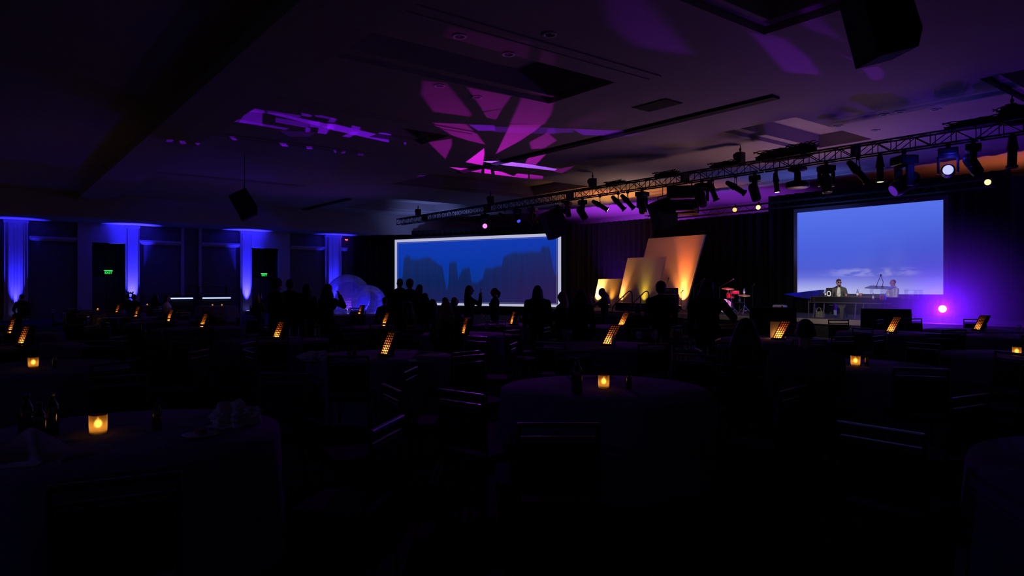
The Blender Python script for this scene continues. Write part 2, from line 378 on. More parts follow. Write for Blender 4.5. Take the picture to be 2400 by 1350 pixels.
# wide skyline screen
A, B = at(925.3, HOR, 44), at(1315, HOR, 44 / 1.147)
zb = (at(925.3, 715, 44).z + at(1315, 718.4, 44 / 1.147).z) / 2; zt = at(925.3, 562, 44).z
LW, LH = Vector((A.x - B.x, A.y - B.y)).length, zt - zb
rz = math.atan2(B.y - A.y, B.x - A.x)
prof = [(245, 560), (300, 545), (318, 330), (350, 300), (385, 310), (395, 345), (520, 338), (600, 325), (640, 345), (690, 385), (755, 430), (780, 560), (800, 665), (822, 640), (832, 385), (910, 380), (925, 560), (975, 450), (1050, 440), (1068, 590), (1125, 600), (1185, 555), (1210, 462), (1288, 455), (1312, 440), (1380, 430), (1395, 350), (1475, 300), (1755, 300), (1772, 252), (1838, 255), (1880, 520)]
def city_pic(t, out):
    u, v, o = uv_of(t, LW, LH)
    ui = nmath(t, 'MULTIPLY_ADD', u, 1 / .968, -.0155 / .968); vi = nmath(t, 'MULTIPLY_ADD', v, 1 / .924, -.034 / .924)
    h = nramp(t, ui, [((x - 235) / 1680, (840 - y) / 650) for x, y in prof])
    n1 = noise(t, o, 1.1, (1.2, 1, .7), 4); n2 = noise(t, o, 2.2, (2.5, 1, .12), 3)
    edge = nmath(t, 'SUBTRACT', h, nmath(t, 'MULTIPLY_ADD', n1, .09, vi)); mask = nmath(t, 'MULTIPLY', nstep(t, edge, -.04, .05), nmath(t, 'MULTIPLY_ADD', n2, .4, .72), clamp=True)
    sky = nramp(t, vi, [(0, (.003, .026, .16)), (.25, (.003, .032, .24)), (.6, (.003, .036, .36)), (1, (.006, .04, .43))])
    bld = nramp(t, vi, [(0, (.006, .012, .07)), (.35, (.005, .014, .08)), (.8, (.008, .022, .12))])
    col = nmix(t, mask, sky, bld)
    low = nmath(t, 'MULTIPLY', nstep(t, vi, .34, .12), .45); col = nmix(t, low, col, (.012, .014, .10))
    warm = nmath(t, 'MULTIPLY', nstep(t, ui, .45, 1.0), .55); col = nmix(t, nmath(t, 'MULTIPLY', warm, nstep(t, vi, 1, .1)), col, (.035, .010, .085))  # purple light falling on the right side, painted into the picture
    din = nmath(t, 'MINIMUM', nmath(t, 'MINIMUM', ui, nmath(t, 'SUBTRACT', 1, ui)), nmath(t, 'MULTIPLY', nmath(t, 'MINIMUM', vi, nmath(t, 'SUBTRACT', 1, vi)), .42))
    line = nmath(t, 'MULTIPLY', nstep(t, din, .0045, .006), nstep(t, din, .0085, .007)); col = nmix(t, nmath(t, 'MULTIPLY', line, .55), col, (.20, .22, .25))
    brd = nstep(t, din, .0005, -.0005); col = nmix(t, brd, col, (.47, .47, .66))
    e = t.nodes.new('ShaderNodeEmission'); t.links.new(col, e.inputs[0]); e.inputs[1].default_value = 1.0; t.links.new(e.outputs[0], out.inputs[0])
t = thing('projection_screen', 'wide blue screen with white border showing a faint city skyline', 'screen', ((A.x + B.x) / 2, (A.y + B.y) / 2, zb), rz)
MB().box((0, 0, LH / 2), (LW, .012, LH)).build('picture', mixmat('skyline_picture', city_pic), t)
m = MB(); b = .12
for x, z, sx, sz in ((0, -b / 2, LW + 2 * b, b), (0, LH + b / 2, LW + 2 * b, b), (-LW / 2 - b / 2, LH / 2, b, LH), (LW / 2 + b / 2, LH / 2, b, LH)): m.box((x, .03, z), (sx, .06, sz))
m.build('frame', MATTE, t)
for s in (-1, 0, 1): MB().box((s * (LW / 2 - .4), .1, -zb / 2 - .04), (.07, .07, zb - .08)).build('leg', BLACK, t)

# ------------------------------------------------------------------ stage
YS, ZS = 21.8, .6
X0, X1 = -26.8, 4.0
t = thing('stage', 'low black stage with a grey carpeted front edge', 'stage', ((X0 + X1) / 2, YS, 0))
w = X1 - X0
MB().box((0, 2.9, ZS - .05), (w, 5.0, .1)).build('deck', MATTE, t)
MB().box((0, .2, ZS - .078), (w, .4, .156), bevel=.01).build('carpeted_edge', mat('grey_carpet', (.20, .17, .155), .95, var=.2, nscale=40, spec=.1), t)
MB().box((0, .08, .22), (w, .04, .44)).build('skirt', DRAPE, t)

def panel(p_bl, bw, hgt, sh, label):
    t = thing('slanted_panel', label, 'stage panel', p_bl, 0, 'glowing slanted panels on the stage')
    m = MB(); m.prism([(0, 0, 0), (bw, 0, 0), (bw + sh, 0, hgt), (sh, 0, hgt)], (0, .10, 0)); m.build('board', mat('panel_fabric', (.62, .56, .52), .85, var=.06), t)
    for x in (.3, bw - .3): MB().prism([(x, .1, 0), (x, .7, 0), (x + sh * .45, .1, hgt * .55)], (.05, 0, 0)).build('brace', BLACK, t)
    return t
def floor_par(loc, tgt, col, pw, ang, label, blend=.8, beam=None):
    t = thing('floor_wash_light', label, 'wash light', loc, 0, 'wash lights at the foot of the panels')
    MB().box((0, 0, .02), (.2, .16, .04), bevel=.008).build('base', BLACK, t)
    dv = (Vector(tgt) - Vector(loc)); dv.normalize()
    MB().cyl(Vector((0, 0, .05)), Vector((0, 0, .05)) + dv * .14, .07, .08, 16).build('housing', BLACK, t)
    MB().cyl(Vector((0, 0, .05)) + dv * .141, Vector((0, 0, .05)) + dv * .146, .07, n=16).build('lens', glow('lens_%s' % str(col), col, 1.5), t)
    light('SPOT', 'wash_lamp', Vector(loc) + Vector((0, 0, .05)) + dv * .17, col, pw, tgt, ang, blend, .03, t)
    if beam: light('SPOT', 'wash_beam', Vector(loc) + Vector((0, 0, .05)) + dv * .17, beam[0], beam[1], Vector(tgt) + Vector((0, beam[3], 0)), beam[2], 1, .03, t)
def base_at(px, Y): p = on_y(px, 700, Y); return Vector((p.x, p.y, ZS))
big = on_z(1605.5, 725, ZS); bigY = big.y
trb = at(1652, 550, dep_y(1652, bigY)); tlb = at(1519.5, 559, dep_y(1519.5, bigY))
bw, hgt, sh = trb.x - tlb.x, (trb.z + tlb.z) / 2 - ZS, trb.x - big.x
panel((big.x - bw, bigY, ZS), bw, hgt, sh, 'tallest slanted panel glowing orange behind the man in a jacket')
mY = 24.7; tr, tl = on_y(1560, 601, mY), on_y(1471, 605, mY); br = on_y(1532, 718, mY)
mw, mh, ms = tr.x - tl.x, (tr.z + tl.z) / 2 - ZS, (tr.x - on_y(1545.5, 662, mY).x) / (tr.z - on_y(1545.5, 662, mY).z) * ((tr.z + tl.z) / 2 - ZS)
panel((tr.x - ms - mw, mY, ZS), mw, mh, ms, 'middle slanted panel glowing amber and olive behind the handrails')
sY = 25.2; tr2, tl2 = on_y(1456.7, 653, sY), on_y(1403, 654.5, sY); sw, shh = tr2.x - tl2.x, (tr2.z + tl2.z) / 2 - ZS; ss = ms / mh * shh
panel((tr2.x - ss - sw, sY, ZS), sw, shh, ss, 'smallest slanted panel glowing yellow behind the woman with raised hands')
bx = big.x - bw
def strip_light(x0, Y, sh_, h_, col, pw, ang, label, off=.20, beam=None): floor_par((x0, Y - off, ZS), (x0 + sh_ * .8, Y - off * .75, ZS + h_), col, pw, ang, label, 1, beam)
strip_light(big.x - .16, bigY, sh * .35, hgt, (1, .27, .045), 560, 82, 'warm wash light under the hot right streak of the tallest panel', .20, ((1, .17, .03), 1900, 34, .15))
strip_light(bx + .9, bigY, sh, hgt, (1, .22, .13), 75, 60, 'warm wash light under the left part of the tallest panel', .3)
strip_light(tr.x - ms - mw + .22, mY, ms, mh, (1, .36, .06), 140, 76, 'warm wash light under the left edge of the middle panel', .17, ((1, .38, .09), 420, 36, .12))
strip_light(tr.x - ms - .62, mY, ms * .6, mh, (.72, .48, .03), 60, 76, 'yellow wash light under the right half of the middle panel', .17, ((.75, .5, .03), 120, 36, .12))
strip_light(tr2.x - ss - sw + .26, sY, ss, shh, (1, .50, .10), 330, 90, 'yellow wash light under the left half of the smallest panel', .20, ((1, .5, .12), 1000, 50, .12))
strip_light(tr2.x - ss - .36, sY, ss, shh, (1, .34, .03), 36, 76, 'orange wash light under the right half of the smallest panel', .17, ((1, .36, .04), 60, 44, .12))
light('SPOT', 'panel_front_wash', (-17, 19, 5.1), (.95, .18, .34), 170, (big.x - 1, bigY, 2.4), 24, .6, .1)

# stage stairs and handrails
p = on_y(1475, 720, YS); sx = p.x
t = thing('stage_stairs', 'dark stage steps between the two black handrails', 'stairs', (sx, YS, 0))
for k in range(3): MB().box((0, -.17 - .28 * k, (ZS - .18 * (k + 1)) / 2), (1.25, .28, ZS - .18 * (k + 1)), bevel=.01).build('step', BLACK, t)
MB().box((0, -.52, .02), (1.3, .95, .03)).build('base', BLACK, t)
def rail(px, label):
    q = on_y(px, 690, 22.0); t = thing('handrail', label, 'handrail', (q.x, 22.1, ZS), 0, 'handrails at the stage steps')
    pts = [(0, 0, 0), (0, 0, .72), (0, -.04, .84), (0, -.14, .89), (0, -.26, .86), (0, -1.15, .28), (0, -1.22, .1), (0, -1.22, -.6)]
    MB().tube(pts, .024, 10).build('rail', BLACK, t)
    MB().cyl((0, -.52, -.3), (0, -.52, .66), .02).build('post', BLACK, t)
    MB().box((0, 0, .01), (.12, .12, .02)).build('base_plate', BLACK, t)
rail(1478, 'left black handrail of the stage steps in front of the middle panel')
rail(1517, 'right black handrail of the stage steps beside the man in a jacket')
q = on_y(1473, 700, 22.6)
t = thing('equipment_case', 'long low black case on the stage behind the handrails', 'case', (q.x + .3, 22.75, ZS))
MB().box((0, 0, .16), (2.0, .5, .30), bevel=.02).build('body', MATTE, t); MB().box((0, 0, .33), (2.02, .52, .05), bevel=.01).build('lid', BLACK, t)

# amplifier, mic stands
q = on_y(1571, 700, 23.2)
t = thing('guitar_amplifier', 'tall dark guitar amplifier stack right of the man in a jacket', 'amplifier', (q.x, 23.2, ZS))
MB().box((0, 0, .38), (.62, .38, .74), bevel=.02).build('speaker_cabinet', MATTE, t); MB().box((0, -.02, .89), (.62, .34, .26), bevel=.02).build('amplifier_head', BLACK, t)
MB().box((0, -.195, .38), (.54, .01, .66)).build('grille_cloth', mat('grille_cloth', (.02, .02, .022), .95), t)
MB().box((0, -.195, .93), (.5, .012, .06)).build('control_panel', mat('control_panel', (.16, .15, .14), .4, .6), t)
def micstand(px, Y, htop, label, boom=None, base=ZS, m_=BLACK):
    q = on_y(px, 700, Y); t = thing('microphone_stand', label, 'microphone stand', (q.x, Y, base), 0, 'microphone stands on the stage')
    m = MB()
    for k in range(3):
        a = 2 * math.pi * k / 3 + .5; m.cyl((0, 0, .12), (.3 * math.cos(a), .3 * math.sin(a), .012), .011)
    m.build('tripod', m_, t); MB().cyl((0, 0, .1), (0, 0, htop), .011).build('pole', m_, t)
    e = Vector((0, 0, htop))
    if boom: e = Vector(boom); MB().cyl((-boom[0] * .3, -boom[1] * .3, htop - (boom[2] - htop) * .3), e, .008).build('boom', m_, t); d = (e - Vector((0, 0, htop))).normalized()
    else: d = Vector((.75, -.1, .55)).normalized()
    m = MB(); m.cyl(e - d * .06, e + d * .10, .012, .017); m.ball(e + d * .12, .026); m.build('microphone', mat('mic_body', (.14, .14, .15), .4, .5), t)
    return t
micstand(1596.5, 22.9, .84, 'microphone stand in front of the hot streak of the tallest panel')
micstand(1560, 23.6, 1.1, 'microphone stand rising behind the head of the man in a jacket', (.12, 0, 1.34))
micstand(1626, 22.6, 1.05, 'microphone stand with boom right of the tallest panel', (.42, 0, 1.32), m_=mat('grey_metal', (.12, .12, .13), .45, .7))
micstand(1687, 22.6, 1.05, 'microphone stand with long boom reaching over the drums', (.50, 0, 1.30), m_=MATS['grey_metal'])
micstand(1764, 24.2, 1.1, 'thin microphone stand right of the drums', m_=BLACK)

# drum kit
q = on_y(1718, 700, 23.3); D = Vector((q.x, 23.3, ZS))
t = thing('drum_kit', 'drum kit with red snare and pink lit cymbal on the stage', 'drum kit', D)
WRED = mat('red_drum_shell', (.55, .02, .03), .3)
def dx(px): return on_y(px, 700, 23.3).x - D.x
m = MB(); m.cyl((dx(1703), -.1, .31), (dx(1703) - .2, .3, .31), .29, n=28); bd = m.build('bass_drum', mat('black_drum_shell', (.02, .02, .025), .25), t)
MB().cyl((dx(1703), -.105, .31), (dx(1703) + .004, -.112, .31), .27, n=28).build('drum_head', mat('drum_head', (.75, .73, .68), .6), bd)
for px, z, r, h, m_, nm in ((1722, .78, .17, .12, WRED, 'snare_drum'), (1712, .62, .15, .2, WRED, 'tom_drum')):
    c = Vector((dx(px), 0, z)); o = MB().cyl(c, c + Vector((0, 0, h)), r, n=24).build(nm, m_, t)
    MB().cyl(c + Vector((0, 0, h)), c + Vector((0, 0, h + .008)), r, n=24).build('drum_head', MATS['drum_head'], o); MB().cyl(c - Vector((0, 0, .005)), c + Vector((0, 0, .02)), r + .006, n=24).build('hoop', CHROME, o)
def stand(px, h, cym, col, dy=0):
    c = Vector((dx(px), dy, 0)); m = MB(); m.cyl(c + Vector((0, 0, .1)), c + Vector((0, 0, h)), .014)
    for k in range(3):
        a = 2 * math.pi * k / 3 + .9; e = c + Vector((.3 * math.cos(a), .3 * math.sin(a), .01)); m.cyl(c + Vector((0, 0, .34)), e, .011); m.cyl(c + Vector((0, 0, .12)), (e + c + Vector((0, 0, .34))) / 2, .008)
    m.ball(c + Vector((0, 0, .34)), .03); m.ball(c + Vector((0, 0, .6)), .022)
    o = m.build('cymbal_stand', CHROME, t)
    if cym:
        q = MB(); q.lathe([(.0, .03), (.05, .028), (.07, .01), (cym, -.012), (cym, -.016), (.06, .004), (0, .02)], close=False); k = q.build('cymbal', col, o); k.location = c + Vector((0, 0, h)); k.rotation_euler = (.12, .14, 0)
BRASS = mat('brass', (.75, .45, .16), .5, .8)
stand(1708, 1.0, .24, BRASS, -.05); stand(1721, .86, 0, BRASS, -.2); stand(1748, .74, .22, BRASS, -.1)
q = MB(); q.box((dx(1735), -.05, .45), (.28, .28, .03)); q.cyl((dx(1735), -.05, .02), (dx(1735), -.05, .45), .02); q.build('side_tray', BLACK, t)
def bottle(loc, h, label, glass, cap, lab=None, group='bottles', name='water_bottle'):
    t = thing(name, label, 'bottle', loc, 0, group); r = h * .155
    MB().lathe([(r * .9, 0), (r, .01 * h), (r, .62 * h), (r * .85, .72 * h), (r * .38, .86 * h), (r * .36, .93 * h)], n=16).build('body', glass, t)
    MB().lathe([(r * .42, .925 * h), (r * .42, h)], n=12).build('cap', cap, t)
    if lab: MB().lathe([(r * 1.02, .22 * h), (r * 1.02, .52 * h)], n=16, close=False).build('paper_label', lab, t)
    return t
WB = clear('water_plastic', (.75, .85, 1), .15, .35, (.6, .75, 1)); BCAP = mat('blue_cap', (.05, .2, .8), .4); LRED = mat('red_label', (.7, .03, .08), .5); LBLU = mat('blue_label', (.05, .12, .7), .5); LWHT = mat('white_label', (.75, .78, .85), .6)
gb = 'water bottles on the stage'
bottle((D.x + dx(1735), 23.25, ZS + .466), .24, 'left water bottle on the tray beside the red snare', WB, BCAP, LWHT, gb)
bottle(D + Vector((dx(1747.5), -.1, .765)), .24, 'brighter water bottle above the right chrome drum stand', WB, BCAP, LWHT, gb)
light('SPOT', 'drum_special', (-12.5, 19.1, 5.0), (1, .06, .55), 2200, (D.x + .05, 23.2, 1.5), 9, .5, .05)
light('SPOT', 'drum_key', (-10.5, 19.1, 5.0), (.75, .62, 1), 1300, (D.x + .1, 23.3, 1.0), 11, .6, .05)

# white case, bag, blue lid
q = on_y(1828, 716, 24.0); t = thing('road_case', 'pale rounded case on the stage left of the blue pointed lid', 'case', (q.x, 24.0, ZS))
MB().box((0, 0, .30), (.46, .3, .16), bevel=.05).build('body', mat('pale_case', (.38, .40, .40), .7), t); MB().box((0, 0, .11), (.42, .28, .20), bevel=.01).build('stand', BLACK, t); MB().box((.18, -.16, .30), (.05, .02, .1)).build('latch', BLACK, t)

# piano
PY = 22.75
xl_, xr_ = on_y(1899, 700, PY).x, on_y(2090, 700, PY).x
PC = (xl_ + xr_) / 2; PL = xr_ - xl_
zt_, zb_ = on_y(1905, 695, PY).z, on_y(1905, 708.5, PY).z
LAC = mat('black_lacquer', (.008, .008, .010), .15); EDGE = mat('aluminium_trim', (.55, .55, .58), .3, 1)
t = thing('piano', 'long black double piano case with silver edges across the stage', 'piano', (PC, PY, ZS)); h1, h0 = zt_ - ZS, zb_ - ZS
MB().box((0, .35, (h1 + h0) / 2), (PL, .7, h1 - h0), bevel=.008).build('case', LAC, t)
for z in (h1, h0): MB().box((0, -.012, z), (PL + .02, .03, .022)).build('edge_trim', EDGE, t)
for x in (-PL / 2 + .02, -PL / 2 + .14): MB().box((x, -.012, (h1 + h0) / 2), (.018, .02, h1 - h0)).build('edge_trim', EDGE, t)
xm = on_y(1965, 700, PY).x - PC
MB().box((.0 + xm + .55, .33, h1 + .012), (1.2, .2, .02)).build('keyboard_lid', LAC, t)
GREY = MATS['grey_metal']
for px in (1906, 1929, 2003, 2021):
    x = on_y(px, 720, PY).x - PC; MB().cyl((x - .03, .08, 0), (x, .08, h0), .02, n=10).build('leg', GREY, t)
x = on_y(1969, 720, PY).x - PC
m = MB(); m.prism([(x - .055, .1, 0), (x + .055, .1, 0), (x + .065, .1, h0 * .62), (x + .22, .1, h0), (x - .22, .1, h0), (x - .065, .1, h0 * .62)], (0, .09, 0)); m.build('leg', mat('dark_grey_leg', (.03, .03, .032), .5), t)
q = on_y(1836, 700, PY + .5)
t = thing('piano_tail', 'blue lit pointed piano tail left of the piano case', 'piano tail', (q.x, PY + .5, ZS))
L_ = xl_ - q.x - .03; m = MB(); m.prism([(0, 0, .80), (L_, .2, .96), (L_, -.05, .62), (L_ * .55, -.03, .68)], (0, .35, 0)); m.build('wing', mat('blue_lacquer', (.006, .01, .35), .4), t); MB().cyl((L_ * .7, .15, 0), (L_ * .7, .15, .72), .02).build('leg', GREY, t); MB().cyl((L_ * .9, .15, 0), (L_ * .9, .15, .72), .02).build('leg', GREY, t)
light('SPOT', 'piano_blue', (-9.5, 20.5, 4.6), (.01, .015, 1), 700, (q.x + .35, PY + .5, 1.4), 6, .7, .05)
# things on the piano
def on_piano(px, dy=.25): return Vector((on_y(px, 694, PY + dy).x, PY + dy, ZS + h1 + .001))
bottle(on_piano(1935), .24, 'water bottle on the piano left of the dark tablet', WB, BCAP, LWHT, gb)
bottle(on_piano(2010), .25, 'dark capped bottle on the piano right of the man in a cap', WB, mat('dark_cap', (.02, .02, .03), .4), LWHT, gb)
p = on_piano(1943); t = thing('tablet_sign', 'dark tablet with a white letter O standing on the piano', 'tablet', p, .1)
MB().box((0, 0, .15), (.19, .02, .30), bevel=.006).build('body', MATTE, t); m = MB()
for k in range(28):
    a = 2 * math.pi * k / 28; ex = lambda a: .055 * math.copysign(abs(math.cos(a)) ** .7, math.cos(a)); ez = lambda a: .075 * math.copysign(abs(math.sin(a)) ** .7, math.sin(a)); b_ = 2 * math.pi * (k + 1) / 28
    m.cyl((ex(a), -.014, .10 + ez(a)), (ex(b_), -.014, .10 + ez(b_)), .012, n=6)
m.build('letter', mat('glowing_white_print', (.8, .82, .85), .5, emit=(.8, .85, .9), es=.35), t)  # faint glow added to the white letter
p = on_piano(2017.5); t = thing('cup', 'small pinkish cup on the piano beside the dark capped bottle', 'cup', p); MB().lathe([(.04, 0), (.055, .12), (.05, .12), (.035, .01)], n=18).build('body', mat('pink_cup', (.35, .15, .18), .5), t); MB().lathe([(.056, .12), (.057, .126), (.03, .128)], n=18, close=False).build('rim', LWHT, t)
p = on_piano(1922, .1); t = thing('boom_microphone', 'black boom microphone reaching to the mouth of the man in cap', 'microphone', p)
e = on_y(1960.5, 672.5, PY + .45) - p; MB().box((0, 0, .01), (.14, .12, .02), bevel=.005).build('base', BLACK, t); MB().cyl((0, 0, .02), (0, 0, .06), .012).build('pole', BLACK, t); MB().cyl((0, 0, .05), e, .009).build('boom', BLACK, t); MB().ball(e + Vector((.0, 0, .0)), .035).build('microphone_head', MATTE, t)
q = on_y(1918, 740, PY + .35); t = thing('handbag', 'grey handbag on the stage under the left end of the piano', 'bag', (q.x, PY + .3, ZS))
m = MB(); m.prism([(-.2, 0, 0), (.2, 0, 0), (.15, .02, .22), (-.12, .02, .2)], (0, .16, 0)); m.build('body', mat('grey_leather', (.09, .09, .085), .6, bump=.3), t); MB().tube([(-.08, .08, .2), (-.06, .08, .30), (.0, .08, .35), (.07, .08, .31), (.09, .08, .2)], .012).build('strap', mat('tan_strap', (.35, .26, .18), .6), t)
for k, (a, b_) in enumerate(((1984, 2000), (2008, 2018))):
    x0_, x1_ = on_y(a, 740, PY).x, on_y(b_, 740, PY).x; m = MB(); m.tube([Vector((x0_ + (x1_ - x0_) * s, PY + .25 + .1 * math.sin(s * 6 + k), ZS + .012 + .5 * s * s * (1 if k == 0 else .8))) for s in [i / 10 for i in range(11)]], .008, 6)
    tag(m.build('cable', BLACK), ['black cable hanging left of the middle piano legs', 'black cable hanging by the rightmost piano legs'][k], 'cable', 'cables under the piano')

# acrylic lecterns
LY = 22.15
def lx(px): return on_y(px, 700, LY).x
cx_ = lx(2062); t = thing('lectern', 'clear acrylic lectern with bottles inside right of the piano', 'lectern', (cx_, LY, ZS))
zt = on_y(2062, 676, LY).z - ZS
m = MB(); m.box((0, .05, zt + .03), (lx(2092) - lx(2031), .42, .02), rot=Euler((.18, .05, 0))); m.build('reading_top', clear('acrylic_top', (.8, .82, .9), .35, .35, (.6, .62, .75)), t)
zs_ = on_y(2062, 703, LY).z - ZS
for px in (2043, 2068, 2077, 2089): MB().box((lx(px) - cx_, 0, zt / 2), (.016, .22, zt)).build('side_panel', clear('acrylic_edge', (.95, .95, .97), .02, .01, (.4, .4, .5), fk=.12), t)
MB().box((.02, 0, zs_), (lx(2078) - lx(2043), .26, .014)).build('shelf', ACRYL, t); MB().box((0, 0, .012), (lx(2092) - lx(2040), .4, .024)).build('base', ACRYL, t)
for px, a in ((2052, 1), (2066, 0)):
    b_ = Vector((lx(px) - cx_, .05, zt + .05)); e = on_y(2064.5, 645, LY) - Vector((cx_, LY, ZS)); m = MB(); mid = (b_ + e) / 2 + Vector((-.02 if a else .05, 0, -.03)); m.tube([b_, mid, e], .009, 8); m.box(b_, (.06, .05, .03)); mm_ = m.build('microphone_stem', BLACK, t); MB().ball(e, (.022, .022, .04)).build('microphone_head', MATTE, mm_)
for k, (px, lb, l_) in enumerate(((2047, 'water bottle with white label at the left of the lectern shelf', LWHT), (2064.5, 'left of three red and blue bottles on the lectern shelf', LRED), (2069.5, 'middle of three red and blue bottles on the lectern shelf', LRED), (2075, 'right of three bottles on the lectern shelf with blue label', LBLU))):
    bottle((lx(px), LY, ZS + zs_ + .008), .20, lb, WB, BCAP, l_, gb)
q = on_y(2141, 700, 22.0); a_ = on_y(2124, 700, 22.0).x - q.x
t = thing('lectern', 'empty clear acrylic lectern between white shirted man and purple lamp', 'lectern', (q.x, 22.0, ZS)); zt = on_y(2141, 680, 22.0).z - ZS
for x in (a_, -a_ * .35, -a_): MB().box((x, 0, zt / 2), (.014, .25, zt)).build('side_panel', MATS['acrylic_edge'], t)
MB().box((0, 0, zt), (-2 * a_, .3, .014)).build('reading_top', ACRYL, t); MB().box((0, 0, .01), (-2 * a_, .3, .02)).build('base', ACRYL, t)

# purple stage lamp, with a haze ball added for its halo
q = at(2209, 724, 20.1)
t = thing('stage_lamp', 'dazzling white and purple lamp on a low stand at stage right', 'stage lamp', (q.x, q.y, ZS))
h_ = q.z - ZS; fw = (Vector((0, 0, EYE)) - q).normalized()
MB().cyl((0, 0, .02), (0, 0, h_ - .1), .02).build('pole', BLACK, t); MB().box((0, 0, .01), (.4, .3, .02), bevel=.005).build('base_plate', BLACK, t)
MB().cyl(Vector((0, 0, h_)) - fw * .16, Vector((0, 0, h_)), .10, .12, 20).build('housing', BLACK, t)
MB().cyl(Vector((0, 0, h_)) + fw * .004, Vector((0, 0, h_)) + fw * .012, .10, n=20).build('lens', glow('purple_lens', (.75, .5, 1), 14), t)
light('POINT', 'stage_lamp_bulb', q + fw * .14, (.15, .003, 1), 360, radius=.03, parent=t)
hzc = q + fw * .3; m = MB(); m.ball((0, 0, 0), 3.2, 32, 20)
def hz_(t, out):
    v = t.nodes.new('ShaderNodeVolumeScatter'); tc = t.nodes.new('ShaderNodeTexCoord'); ln = t.nodes.new('ShaderNodeVectorMath'); ln.operation = 'LENGTH'; t.links.new(tc.outputs['Object'], ln.inputs[0]); f = nstep(t, nmath(t, 'DIVIDE', ln.outputs['Value'], 3.2), 1, 0); t.links.new(nmath(t, 'MULTIPLY', f, .2), v.inputs['Density']); v.inputs['Anisotropy'].default_value = .2; v.inputs[0].default_value = (.9, .9, 1, 1); t.links.new(v.outputs[0], out.inputs['Volume'])
o = m.build('haze', mixmat('halo_haze', hz_), loc=hzc); tag(o, 'added haze ball that makes the purple halo of the dazzling lamp', 'haze', kind='stuff')

# confidence monitors in front of the stage
def monitor(px0, px1, top, d, label):
    p = at((px0 + px1) / 2, HOR, d); wv = (px1 - px0) / FPX * d; z = at(0, top, d).z; a = ray((px0 + px1) / 2); rz = math.atan2(-a.x, a.y)
    t = thing('confidence_monitor', label, 'monitor', (p.x, p.y, 0), rz, 'black monitors in front of the stage')
    m = MB(); m.prism([(-wv / 2, -.12, .25), (wv / 2, -.12, .25), (wv / 2 - .02, .10, z), (-wv / 2 + .02, .10, z)], (0, .07, .02)); m.build('screen_back', MATTE, t)
    MB().box((0, -.02, .62), (wv * .55, .12, .4), rot=Euler((-.28, 0, 0)), bevel=.01).build('rear_box', MATTE, t)
    for s in (-1, 1): MB().box((s * wv * .3, .05, .14), (.06, .6, .28), bevel=.01).build('foot', BLACK, t)
monitor(1758, 1864, 722, 17.5, 'large black monitor back in front of the stage left of the piano')
monitor(2022, 2130, 726, 17.5, 'large black monitor back in front of the acrylic lectern')

# ------------------------------------------------------------------ bubbles
def bubble(px, py, d, rp, label):
    r = rp * d / FPX; p = at(px, py, d); t = thing('bubble_dome', label, 'inflated bubble', (p.x, p.y, 0), 0, 'clear inflated bubbles')
    m = MB(); m.ball((0, 0, r), r, 48, 32); m.build('shell', BUBBLE, t, smooth=True)
    m = MB(); m.lathe([(r * .5, .0), (r * .55, .05), (r * .5, .1)], n=32, close=False); m.build('base_ring', BLACK, t)
    m = MB(); m.ball((.1, -.2, .14), .07, 12, 8); m.build('sparkle_ball', glow('sparkle_ball_glow', (.5, .45, 1), 14), t)  # glowing ball added for the bright spot near the base
    m = MB(); rr = random.Random(px)
    for k in range(16): a = rr.uniform(0, 6.28); z_ = rr.uniform(.05, .42) * r; q_ = math.sqrt(max(0, r * r - (z_ - r) ** 2)) * .96; m.ball((q_ * math.cos(a), q_ * math.sin(a), z_), rr.uniform(.012, .03), 8, 6)
    o = m.build('sparkle_dots', glow('sparkle_glow', (.6, .5, 1), 2.2), t); o['kind'] = 'stuff'  # glowing dots added for the bright specks on the film
    return p, r
b1, r1_ = bubble(816, 694, 36.2, 51.5, 'larger clear bubble behind, lit blue below the fluted pilaster')
b2, r2_ = bubble(863, 702, 34.2, 41, 'smaller clear bubble in front with white sparkles, lit blue')
light('SPOT', 'bubble_blue', (b1.x - 1.2, b1.y + 2.2, .3), (.012, .006, 1), 1500, (b1.x + .6, b1.y - .2, .9), 48, .6, .2)
light('SPOT', 'bubble_blue_front', (b2.x + 2.6, b2.y + 1.6, .3), (.015, .008, 1), 800, (b2.x, b2.y, .8), 44, .6, .2)

# ------------------------------------------------------------------ truss, hoists, fixtures
TY, TZ0, TZ1, TW = 19.0, 5.22, 5.54, .32
XA, XB = on_y(935, 520, TY).x, -3.2
t = thing('lighting_truss', 'long black box truss hung above the front of the stage', 'truss', (XA, TY, 0)); n = 11; seg = (XB - XA) / n
for k in range(n):
    x0, x1 = k * seg + .03, (k + 1) * seg - .03; m = MB()
    for y in (-TW / 2, TW / 2):
        for z in (TZ0, TZ1): m.cyl((x0, y, z), (x1, y, z), .026, n=8)
    nb = 6; w_ = (x1 - x0) / nb
    for j in range(nb):
        a, b_ = x0 + j * w_, x0 + (j + 1) * w_
        for y in (-TW / 2, TW / 2):
            za, zz = (TZ0, TZ1) if j % 2 == 0 else (TZ1, TZ0); m.cyl((a, y, za), (b_, y, zz), .013, n=6); m.cyl((a, y, TZ0), (a, y, TZ1), .012, n=6)
        m.cyl((a, -TW / 2, TZ1), (b_, TW / 2, TZ1), .012, n=6)
    for x in (x0, x1): m.box((x, 0, (TZ0 + TZ1) / 2), (.10, TW, TZ1 - TZ0)) if x == x1 and k % 2 == 0 else m.box((x, 0, TZ1), (.05, TW, .06))
    m.build('truss_section', STEEL, t)
